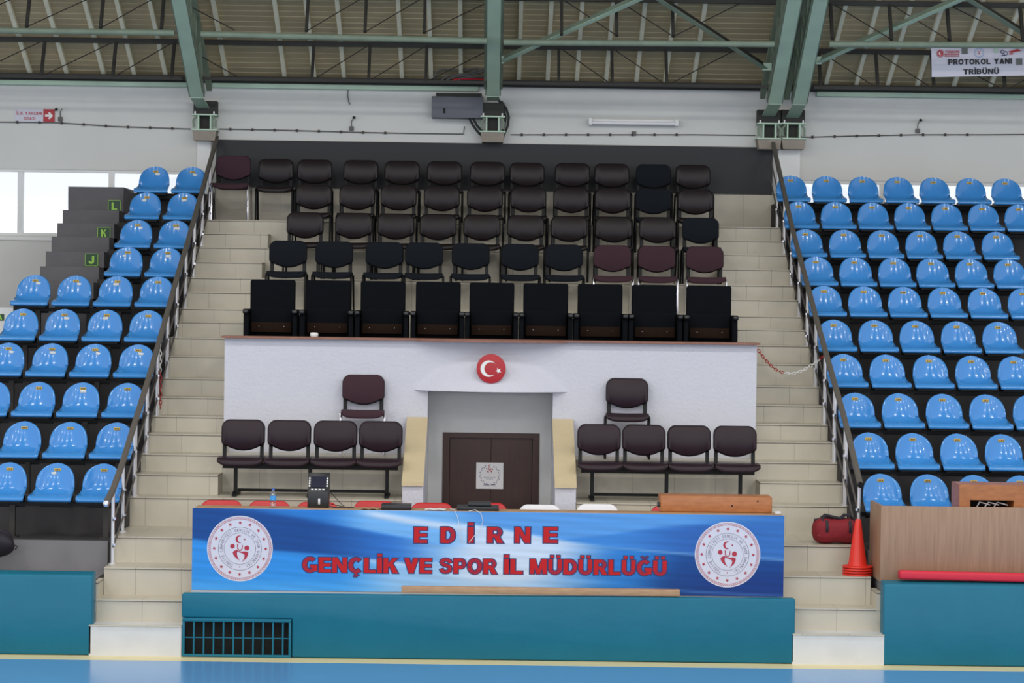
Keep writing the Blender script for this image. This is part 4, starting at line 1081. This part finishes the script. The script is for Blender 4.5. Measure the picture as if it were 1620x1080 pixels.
# ------------------------------------------------------------------ chains
def chain(pts, name, label, split, flip=False):
    P = [Vector(p) for p in pts]; d = [0]
    for a, b in zip(P, P[1:]): d.append(d[-1]+(b-a).length)
    L = d[-1]; n = int(L/.045)
    def pos(s):
        for i in range(len(P)-1):
            if s <= d[i+1] or i == len(P)-2: return P[i].lerp(P[i+1], (s-d[i])/(d[i+1]-d[i]))
    t = thing('barrier_chain', label, 'chain', P[0], 0, 'red and white plastic chains')
    parts = {0: MB(), 1: MB()}
    for k in range(n):
        s = L*(k+.5)/n; c = pos(s)-P[0]; tg = (pos(min(L, s+.02))-pos(max(0, s-.02))).normalized()
        u = tg.cross(Vector((0, 1, 0))).normalized(); w = tg.cross(u)
        if k % 2: u, w = w, u
        ring = [c+tg*.030*math.cos(a)+u*.014*math.sin(a) for a in np.linspace(0, 2*math.pi, 13)[:-1]]
        parts[split(k/n)].tube(ring, .0048, 5, 0, True)
    if parts[0].v: parts[0].build('chain_links', ['chainred'], t)
    if parts[1].v: parts[1].build('chain_links', ['chainwhite'], t)
    return t
Pc = []
for px, py, y in ((1199, 553, 3.6), (1206, 563, 3.65), (1216, 575, 3.72), (1228, 585, 3.8), (1240, 590, 3.86), (1254, 591, 3.93), (1270, 586, 4.0), (1283, 578, 4.08), (1294, 571, 4.14), (1304, 561, 4.2)): Pc.append(at(px, py, y))
chain(Pc, 'c', 'red and white chain slung across the stair from the podium corner to the handrail', lambda f: 0 if f < .42 or f > .92 else 1)
Pc = [at(px, py, 4.15) for px, py in ((252, 543), (254, 560), (253, 580), (254, 600), (254, 620), (254, 646))]
chain(Pc, 'c', 'red and white chain hanging loose from the handrail by the tiled stair', lambda f: 1 if f < .43 else 0)

# ------------------------------------------------------------------ roof steel
def on_roof(px, py, drop):
    """point of the roof underside, lowered by drop, seen at this photo position"""
    lo, hi = 4.0, 9.99
    for _ in range(50):
        mid = (lo+hi)/2
        if at(px, py, mid).z > roofz(mid)-drop: lo = mid
        else: hi = mid
    return at(px, py, lo)
SX, CXs = math.cos(math.atan(.49)), math.sin(math.atan(.49))
up = (0, SX*.49/.49*0+.44, .9)
def slopebar(x, ya, yb, drop, w, h, name, m_, label, cat, group):
    b = MB(); b.bar((x, ya, roofz(ya)-drop), (x, yb, roofz(yb)-drop), w, h, 0, (0, .44, .9)); o = b.build(name, [m_]); struct(o, label); return o
RP = [33, 92, 152, 210, 268, 380, 437, 494, 605, 661, 718, 829, 884, 940, 996, 1054, 1109, 1163, 1305, 1360, 1417, 1475, 1535, 1592]
rx = [on_roof(p, 122, .04).x for p in RP]
rx += [min(rx)-.51*k for k in range(1, 9)]+[max(rx)+.51*k for k in range(1, 9)]
for x in rx: slopebar(x, 9.92, .5, .035, .055, .06, 'roof_rafter', 'rafter', 'cream rafter under the roof sheet', 'rafter', '')
for y in (9.86, 9.02, 7.95, 6.9, 5.8, 4.7):
    b = MB(); b.box(-XE, XE, y-.035, y+.035, roofz(y)-.145, roofz(y)-.08); struct(b.build('roof_purlin', ['purlin']), 'dark purlin running along the roof')
b = MB(); b.box(-XE, XE, YB-.06, YB+.0, ZW-.055, ZW+.01); struct(b.build('trim_2', ['purlin']), 'dark edge angle along the wall top')
# light trusses below the purlins: posts square to the slope, thin diagonals, bottom chord
PX = [76, 185, 445, 550, 656, 902, 1001, 1102, 1387, 1493, 1597]
sx = [on_roof(p, 62+.0137*p, .11).x for p in PX]; sx += [min(sx)-.96, min(sx)-1.92, max(sx)+.96, max(sx)+1.92]
ss = sorted(sx)
for yt, LL in ((9.02, .58), (7.95, .56), (6.9, .56)):
    zt_ = roofz(yt)-.11; yb_, zb_ = yt-.44*LL, zt_-.9*LL
    for x in ss:
        b = MB(); b.bar((x, yt, zt_), (x, yb_, zb_), .055, .04, 0, (1, 0, 0)); struct(b.build('roof_strut', ['purlin']), 'dark truss post under the roof')
    for c0, c1 in ((-XE, -4.2), (-3.92, -.12), (.1, 3.68), (4.3, XE)) if yt > 9 or yt < 7.5 else ():
        b = MB(); b.box(c0, c1, yb_-.02, yb_+.02, zb_-.015, zb_+.025); struct(b.build('truss_chord', ['purlin']), 'dark bottom chord of a roof truss')
    for i in range(len(ss)-1):
        a, c = ss[i], ss[i+1]
        if c-a > 1.6: c = a+.95
        xm = (a+c)/2
        fall = (-4.06 < xm < -2.3) or (0 < xm < 2.2) or (4 < xm < 6.4)
        p, q_ = (((a, yt, zt_), (c, yb_, zb_)) if fall else ((a, yb_, zb_), (c, yt, zt_)))
        b = MB(); b.tube([p, q_], .0075, 5); struct(b.build('bracing_rod', ['darkmetal']), 'thin bracing rod under the roof')
# green tie tubes between the main beams
def tie(pa, ya, pb, yb, Y=7.72, r=.042, m_='greendark'):
    a = at(pa, ya, Y); c = at(pb, yb, Y)
    b = MB(); b.tube([a, c], r, 10); return struct(b.build('tie_tube', [m_]), 'green tie tube between the roof beams')
tie(-420, 43, 276, 52); tie(318, 54, 770, 65); tie(797, 67, 1225, 70); tie(1312, 70, 2100, 74)
for pa, pb in ((-600, 296), (336, 757), (1292, 2300)):
    a, c = max(at(pa, 130, YB-.05).x, -XE), min(at(pb, 130, YB-.05).x, XE)
    b = MB(); b.rbox(a, c, YB-.07, YB-.002, ZW-.125, ZW-.055, .012); struct(b.build('trim_3', ['green']), 'pale green channel along the wall top')
# main green beams: bottom flange plate with two webs and a lattice up to the top chord
def beam(foot, knee, top, w, lab, inward):
    fx = at(foot[0], foot[1], 9.85); X = fx.x
    def ysolve(px, py):
        lo, hi = 2.0, 9.95
        if abs(X) < .3: return None
        for _ in range(50):
            mid = (lo+hi)/2
            if abs(at(px, py, mid).x) < abs(X): lo = mid
            else: hi = mid
        return lo
    ky = ysolve(*knee) or 9.0; ty = ysolve(*top) or 7.2
    ky = 9.05; kz = at(knee[0], knee[1], ky).z; ty = 7.05; tz = at(top[0], top[1], ty).z
    t = thing('roof_beam', lab, 'beam', (X, 0, 0)); t['kind'] = 'structure'
    sl = (tz-kz)/(ty-ky)
    ey = 2.0; ez = kz+sl*(ey-ky)
    up_ = Vector((0, -sl, 1)).normalized()
    m = MB(); m.bar((0, 9.86, fx.z), (0, ky, kz), w, .018); m.bar((0, ky+.01, kz), (0, ey, ez), w, .018, 0, up_); m.build('bottom_flange', ['green'], t)
    for s in (-1, 1):
        m = MB(); o_ = s*(w/2+.012)
        m.bar((o_, ky+.05, kz+.05), (o_, ey, ez+.05), .015, .10, 0, up_); m.build('flange_angle', ['greendark'], t)
    m = MB(); H = .47
    for s in (-1, 1):
        m.bar((s*w*.55, 9.7, kz+.06+sl*(9.7-ky)+H), (s*w*.55, ey, ez+.06+H), .07, .09, 0, up_)
    m.build('top_chord', ['greendark'], t)
    y = ky-.05; k = 0
    while y > 4:
        for s in (-1, 1):
            q = MB(); za = kz+sl*(y-ky)
            q.bar((s*w*.5, y, za+.06), (s*w*.5, y-.30, za-.30*sl+H+.02) , .05, .03, 0, (1, 0, 0)) if k % 2 == 0 else q.bar((s*w*.5, y, za+.06+H), (s*w*.5, y-.30, za-.30*sl+.06), .05, .03, 0, (1, 0, 0))
            q.build('lattice_bar', ['greendark'], t)
        y -= .30; k += 1
    return t, X, fx.z
for foot, knee, top, w, lab in (((322, 172), (310, 154), (282, 0), .172, 'green roof beam over the stand by the first aid sign'), ((780, 158), (780, 152), (780, 0), .172, 'green roof beam over the middle of the podium beside the grey box'),
                                ((1215, 185), (1224, 164), (1262, 0), .178, 'green roof beam of the pair nearer the fluorescent light'), ((1253, 187), (1263, 165), (1304, 0), .178, 'green roof beam of the pair nearer the hanging banner')):
    t, X, fz = beam(foot, knee, top, w, lab, 0)
    # support shoe on its corbel
    sp_ = at(foot[0], (194 if X < -1 else 197 if X < 1 else 208), 9.8)
    b = thing('beam_shoe', 'green steel support shoe under the '+lab, 'support', (X+ (.03 if X < -1 else (-.02 if X > 3.9 and X < 4 else (0 if abs(X) < 1 else .01))), 9.80, sp_.z)); b['kind'] = 'structure'
    m = MB(); m.box(-.17, .17, -.10, .18, .095, .115); m.box(-.18, .18, -.12, .18, -.115, -.095); m.build('shoe_plate', ['green'], b)
    for x in (-.085, .085): q = MB(); q.box(x-.010, x+.010, -.09, .16, -.095, .095); q.build('shoe_rib', ['green'], b)
    for s in (-1, 1): q = MB(); q.tube([(s*.15, -.06, -.07), (s*.155, -.06, .03), (s*.11, -.06, .085)], .016, 6); q.build('shoe_gusset', ['greendark'], b)
    q = MB(); q.box(-.07, .07, .05, .16, -.095, .095); q.build('shoe_core', ['purlin'], b)
    q = MB(); q.box(-.16, .16, -.02, .18, .115, .30); q.build('back_plate', ['purlin'], b)
    for s in (-1, 1):
        q = MB(); q.tube([(s*.13, -.08, .11), (s*.13, -.08, .15)], .012, 6); q.build('bolt', ['steel'], b)
    c = MB()
    if X > 3.9 and X < 4.2 and False: pass
    c.prism([(-.165, -.115), (.165, -.115), (.145, -.25), (-.145, -.25)], -.10, .18, 'y')
    c.v = [(v[0]+b.location.x, v[1]+9.80, v[2]+sp_.z) for v in c.v]
    struct(c.build('pillar_corbel', ['corbel']), 'raw concrete corbel under the beam shoe')
    c = MB()
a = at(1230, 222, 9.9); 
c = MB(); c.box(3.955, 4.285, 9.86, 9.99, 5.78, 5.92); struct(c.build('pillar_corbel', ['corbel']), 'raw concrete pad under the pair of beam shoes')
# diagonal braces
for (pa, ya, Ya), (pb, yb, Yb), lab in (((790, 95, 8.75), (1000, 0, 7.4), 'pale green diagonal brace rising from the middle roof beam'), ((1213, 106, 8.7), (1050, 0, 7.35), 'dark green diagonal brace falling to the twin roof beams'),
                         ((1292, 96, 8.75), (1510, 0, 7.4), 'pale green diagonal brace rising from the twin beams above the hanging banner'), ((1660, 75, 8.4), (1540, 0, 7.4), 'dark green diagonal brace above the hanging banner')):
    a = at(pa, ya, Ya); c = at(pb, yb, Yb); c2 = a+(c-a)*1.25
    t = thing('diagonal_brace', lab, 'brace'); t['kind'] = 'structure'; dk = lab.startswith('dark')
    b = MB(); b.bar(a, c2, .012, .085, 0, (0, .5, .85)); b.build('brace_angle', ['purlin' if dk else 'greendark'], t)
    b = MB(); b.bar(a+Vector((0, -.02, -.04)), c2+Vector((0, -.02, -.04)), .06, .012, 0, (0, .5, .85)); b.build('brace_flange', ['greendark' if dk else 'green'], t)
    b = MB(); b.box(-.06, .06, -.05, .05, -.05, .05); b.v = [(v[0]+a.x, v[1]+a.y, v[2]+a.z) for v in b.v]; b.build('gusset', ['green'], t)

# ------------------------------------------------------------------ things on the back wall
a = at(683, 152, 9.75); c = at(764, 187, 9.75)
t = thing('cable_box', 'grey metal cable box on the wall beside the middle roof beam', 'box', ((a.x+c.x)/2, 9.75, c.z))
w = (c.x-a.x)/2; h = a.z-c.z
m = MB(); m.rbox(-w, w, 0, .25, 0, h, .006, 2); m.build('box_body', ['grey'], t)
m = MB(); m.box(-w+.06, w-.02, .03, .2, h, h+.05); m.build('box_top', ['purlin'], t)
q = MB(); q.rbox(-w+.16, -w+.19, -.008, .002, .06, .13, .003); q.build('catch', ['blackmetal'], t)
# cables around the beam foot and over the wall top
for pts, nm, lab, mt in (([(742, 186), (748, 198), (758, 211), (770, 220)], 'conduit_hose', 'dark hose curving down from the grey cable box', 'blackcable'),
                     ([(748, 186), (754, 198), (763, 208), (774, 217)], 'conduit_hose', 'second dark hose beside the first under the grey box', 'blackcable'),
                     ([(793, 160), (801, 172), (805, 185), (803, 200), (797, 214), (793, 224)], 'conduit_hose', 'thick black hose bowing out beside the beam shoe', 'blackcable'),
                     ([(789, 158), (797, 172), (800, 186), (798, 200), (792, 216)], 'conduit_hose', 'inner black hose hugging the beam shoe', 'blackcable'),
                     ([(697, 132), (701, 124), (712, 119), (740, 117), (768, 108)], 'cable', 'grey cable bent over the wall top, outermost of the bunch', 'cable'),
                     ([(705, 132), (709, 125), (720, 121), (745, 119), (768, 111)], 'cable', 'grey cable bent over the wall top, second of the bunch', 'cable'),
                     ([(711, 132), (716, 127), (724, 125), (748, 125), (769, 126)], 'cable', 'reddish cable low over the wall top', 'signred'),
                     ([(722, 132), (728, 124), (738, 122), (760, 121), (769, 120)], 'cable', 'grey cable over the wall top nearest the beam', 'cable'),
                     ([(686, 125), (690, 114), (700, 110), (735, 112), (768, 104)], 'cable', 'thin grey cable looping highest over the wall top', 'cable')):
    Y = 9.82 if nm == 'conduit_hose' else 9.72
    m = MB(); m.tube([at(x, y_, Y) for x, y_ in pts], .017 if nm == 'conduit_hose' else .014, 8)
    tag(m.build(nm, [mt]), lab, 'hose' if nm == 'conduit_hose' else 'cable', 'cables by the middle roof beam')
# wall conduit with clips
for pts, lab in (([(-60, 192), (92, 194), (180, 200), (300, 204), (308, 206)], 'thin grey conduit on the wall under the first aid sign'), ([(347, 204), (450, 206), (556, 209), (650, 211), (733, 212), (735, 200)], 'thin grey conduit on the wall between the first beam and the grey box'),
                 ([(808, 213), (900, 213), (1003, 213), (1100, 213), (1195, 214)], 'thin grey conduit on the wall under the fluorescent light'), ([(1268, 217), (1350, 215), (1452, 213), (1560, 213), (1700, 212)], 'thin grey conduit on the wall below the hanging banner')):
    t = thing('wall_conduit', lab, 'conduit', (0, 0, 0), 0, 'thin wall conduits')
    v = [at(x, y_, 9.975) for x, y_ in pts]
    m = MB(); m.tube(v, .008, 6); m.build('conduit_tube', ['cable'], t)
    x0_, x1_ = pts[0][0], pts[3][0]
    n = int((x1_-x0_)/35)
    for k in range(n):
        px = x0_+(k+.5)*35; py = float(np.interp(px, [p[0] for p in pts[:4]], [p[1] for p in pts[:4]])); c = at(px, py, 9.975)
        q = MB(); q.rbox(c.x-.014, c.x+.014, 9.955, 9.998, c.z-.018, c.z+.018, .004, 1); q.build('clip', ['darkmetal'], t)
for (px, py), lab in (((95, 188), 'small detector and bracket beside the first aid sign'), ((556, 203), 'small detector and bracket on the wall between beam and grey box'), ((1452, 207), 'small detector and bracket on the wall below the hanging banner'), ((1003, 211), 'small junction box under the fluorescent light')):
    c = at(px, py, 9.96); t = thing('wall_detector', lab, 'detector', c)
    m = MB(); m.rbox(-.03, .03, 0, .035, -.03, .03, .006); m.build('junction_box', ['cable'], t)
    if px != 1003:
        m = MB(); m.tube([(0, .02, .02), (.0, .0, .10), (.03, -.01, .14)], .007, 6); m.build('bracket', ['cable'], t)
        m = MB(); m.lathe([(0, -.02), (.02, -.016), (.022, .01), (0, .02)], 10, 0, (0.035 if px > 500 else -.05, -.02, .15 if px > 500 else .13)); m.build('sensor', ['blackmetal'], t)
# fluorescent fitting
a = at(932, 187, 9.86); c = at(1073, 200, 9.86)
t = thing('fluorescent_light', 'long white fluorescent light fitting on the wall, switched off', 'light', ((a.x+c.x)/2, 9.86, (a.z+c.z)/2))
w = (c.x-a.x)/2
m = MB(); m.rbox(-w, w, .04, .13, -.03, .045, .006, 2); m.build('fitting_body', ['white'], t)
m = MB(); m.tube([(-w+.03, .02, -.012), (w-.03, .02, -.012)], .026, 12); m.build('tube', ['whiteplastic'], t)
for s in (-1, 1): m = MB(); m.rbox(s*(w-.02)-.025, s*(w-.02)+.025, -.015, .10, -.045, .05, .006, 2); m.build('end_cap', ['white'], t)
# first aid sign
a = at(24, 172, 9.985); c = at(86.5, 192, 9.985)
o = MB().box(a.x, c.x, 9.985, 9.995, c.z-.012, a.z+.0).build('first_aid_sign', ['signwhite']); tag(o, 'white and red first aid room sign with arrow on the back wall', 'sign')
H = a.z-c.z+.012; zb = c.z-.012; xs_ = at(68.5, 182, 9.985).x
q = MB(); q.box(xs_, c.x, 9.982, 9.986, zb, a.z); q.build('arrow_panel', ['signred'], o)
q = MB(); mx, mz, r = (xs_+c.x)/2, zb+H*.5, H*.30
q.flat([(mx-r, mz-r*.28), (mx+r*.1, mz-r*.28), (mx-r*.25, mz-r*.75), (mx+r*.2, mz-r*.9), (mx+r*1.05, mz), (mx+r*.2, mz+r*.9), (mx-r*.25, mz+r*.75), (mx+r*.1, mz+r*.28), (mx-r, mz+r*.28)], 9.980, 0); q.build('arrow', ['white'], o)
q = MB(); q.text('İLK YARDIM', a.x+.02, xs_-.02, zb+H*.54, H*.25, 9.982, 0, .62); q.build('lettering', ['signred'], o)
q = MB(); q.text('ODASI', a.x+.12, xs_-.11, zb+H*.14, H*.26, 9.982, 0, .62); q.build('lettering', ['signred'], o)
# hanging banner
Yb = 8.54
PM = 160/1620*32.54/FPX
pc = at(1460+135*160/1620, 60+125*70/709, Yb); x0, z0 = pc.x, pc.z
def bp_(u, v_):   # place on the sheet, from its upper corner; the sheet hangs slightly turned
    return x0+(u-135)*PM, z0-(v_+25/1485*(u-135)-125)*PM
x1 = x0+1.75; zb = z0-500*PM
o = MB().grid(lambda u, w: (x0+(x1-x0)*u, Yb+.006+.006*math.sin(u*14)*(1-w), zb+.02*u*0+(z0-zb)*w), 40, 8).build('hanging_banner', ['signwhite'], None, False)
tag(o, 'white hanging banner reading PROTOKOL YANI TRİBÜNÜ below the roof tube', 'banner')
Yt = Yb-.008
q = MB()
def hl(body, ua, ub, vb, cap): q.text(body, bp_(ua, vb)[0], bp_(ub, vb)[0], bp_(ua, vb)[1], cap*160/1620*32.54/FPX, Yt, 0, .95)
hl('PROTOKOL', 400, 1080, 430, 88); q.build('lettering', ['ink'], o)
q = MB(); hl('YANI', 1135, 1425, 417, 88); q.build('lettering', ['ink'], o)
q = MB(); hl('TRİBÜNÜ', 640, 1215, 583, 84); q.build('lettering', ['ink'], o)
q = MB(); x, z = bp_(278, 250); q.disc(x, z, .040, Yt, 0, 24); q.ring(x, z, .047, .052, Yt, 0, 24)
q.crescent(x, z, .022, .018, .009, Yt-.001, 1, 0, 12)
q.text('TÜRKİYE', bp_(350, 0)[0], bp_(585, 0)[0], bp_(450, 245)[1], .034, Yt, 0, .8)
[q.flat([bp_(345+k*24, v_+20), bp_(362+k*24, v_+20), bp_(362+k*24, v_), bp_(345+k*24, v_)], Yt, 0) for k in range(10) for v_ in (252, 280)]; q.build('federation_logo', ['signred', 'white'], o)
q = MB(); x, z = bp_(900, 235); q.ring(x, z, .060, .066, Yt, 0, 30); q.ring(x, z, .048, .051, Yt, 0, 30); q.disc(x-.012, z+.018, .007, Yt, 1, 10); q.disc(x+.012, z+.018, .007, Yt, 1, 10); q.flat([(x-.012, z+.004), (x, z-.004), (x+.012, z+.004), (x+.004, z-.024), (x-.004, z-.024)], Yt, 1); q.build('round_logo', ['lightblue', 'emred'], o)
q = MB()
for ua, ub, va, vb in ((620, 715, 150, 258), (1490, 1590, 325, 430)): a = bp_(ua, vb); c = bp_(ub, va); q.add([(a[0], Yt, a[1]), (c[0], Yt, a[1]), (c[0], Yt, c[1]), (a[0], Yt, c[1])], [(0, 1, 2, 3)], 0)
a = bp_(1145, 240); c = bp_(1200, 135); q.add([(a[0], Yt, a[1]), (c[0], Yt, a[1]), (c[0], Yt, c[1]), (a[0], Yt, c[1])], [(0, 1, 2, 3)], 1)
q.build('printed_patches', ['patch', 'green'], o)
q = MB(); x, z = bp_(1290, 235); q.ring(x-.012, z+.012, .018, .028, Yt, 0, 20); q.flat([(x-.03, z-.04), (x+.03, z-.04), (x+.03, z-.03), (x-.02, z-.028)], Yt, 0); q.ring(x+.03, z-.01, .020, .028, Yt, 0, 20)
q.flat([bp_(1370, 215), bp_(1520, 175), bp_(1580, 205), bp_(1400, 240)], Yt, 1); q.flat([bp_(1380, 250), bp_(1440, 240), bp_(1440, 262), bp_(1380, 268)], Yt, 1); q.build('sponsor_logo', ['navy', 'signred'], o)
for px in (1478, 1540, 1610, 1660):
    c = at(px, 70, Yb); q = MB(); q.tube([(c.x, Yb, z0-.015), (c.x, Yb+.02, z0+.05)], .006, 6); q.build('hanging_tie', ['chainwhite'], o)
o.matrix_world = Matrix.Translation(pc) @ Matrix.Rotation(math.radians(-1.75), 4, 'Y') @ Matrix.Translation(-pc)
# loose thin cables on the wall
m = MB(); m.tube([at(x, y_, 9.97) for x, y_ in ((551, 138), (550, 150), (552, 162), (554, 165))], .008, 6); tag(m.build('cable', ['cable']), 'short loose cable end hanging on the wall below the green strip', 'cable')
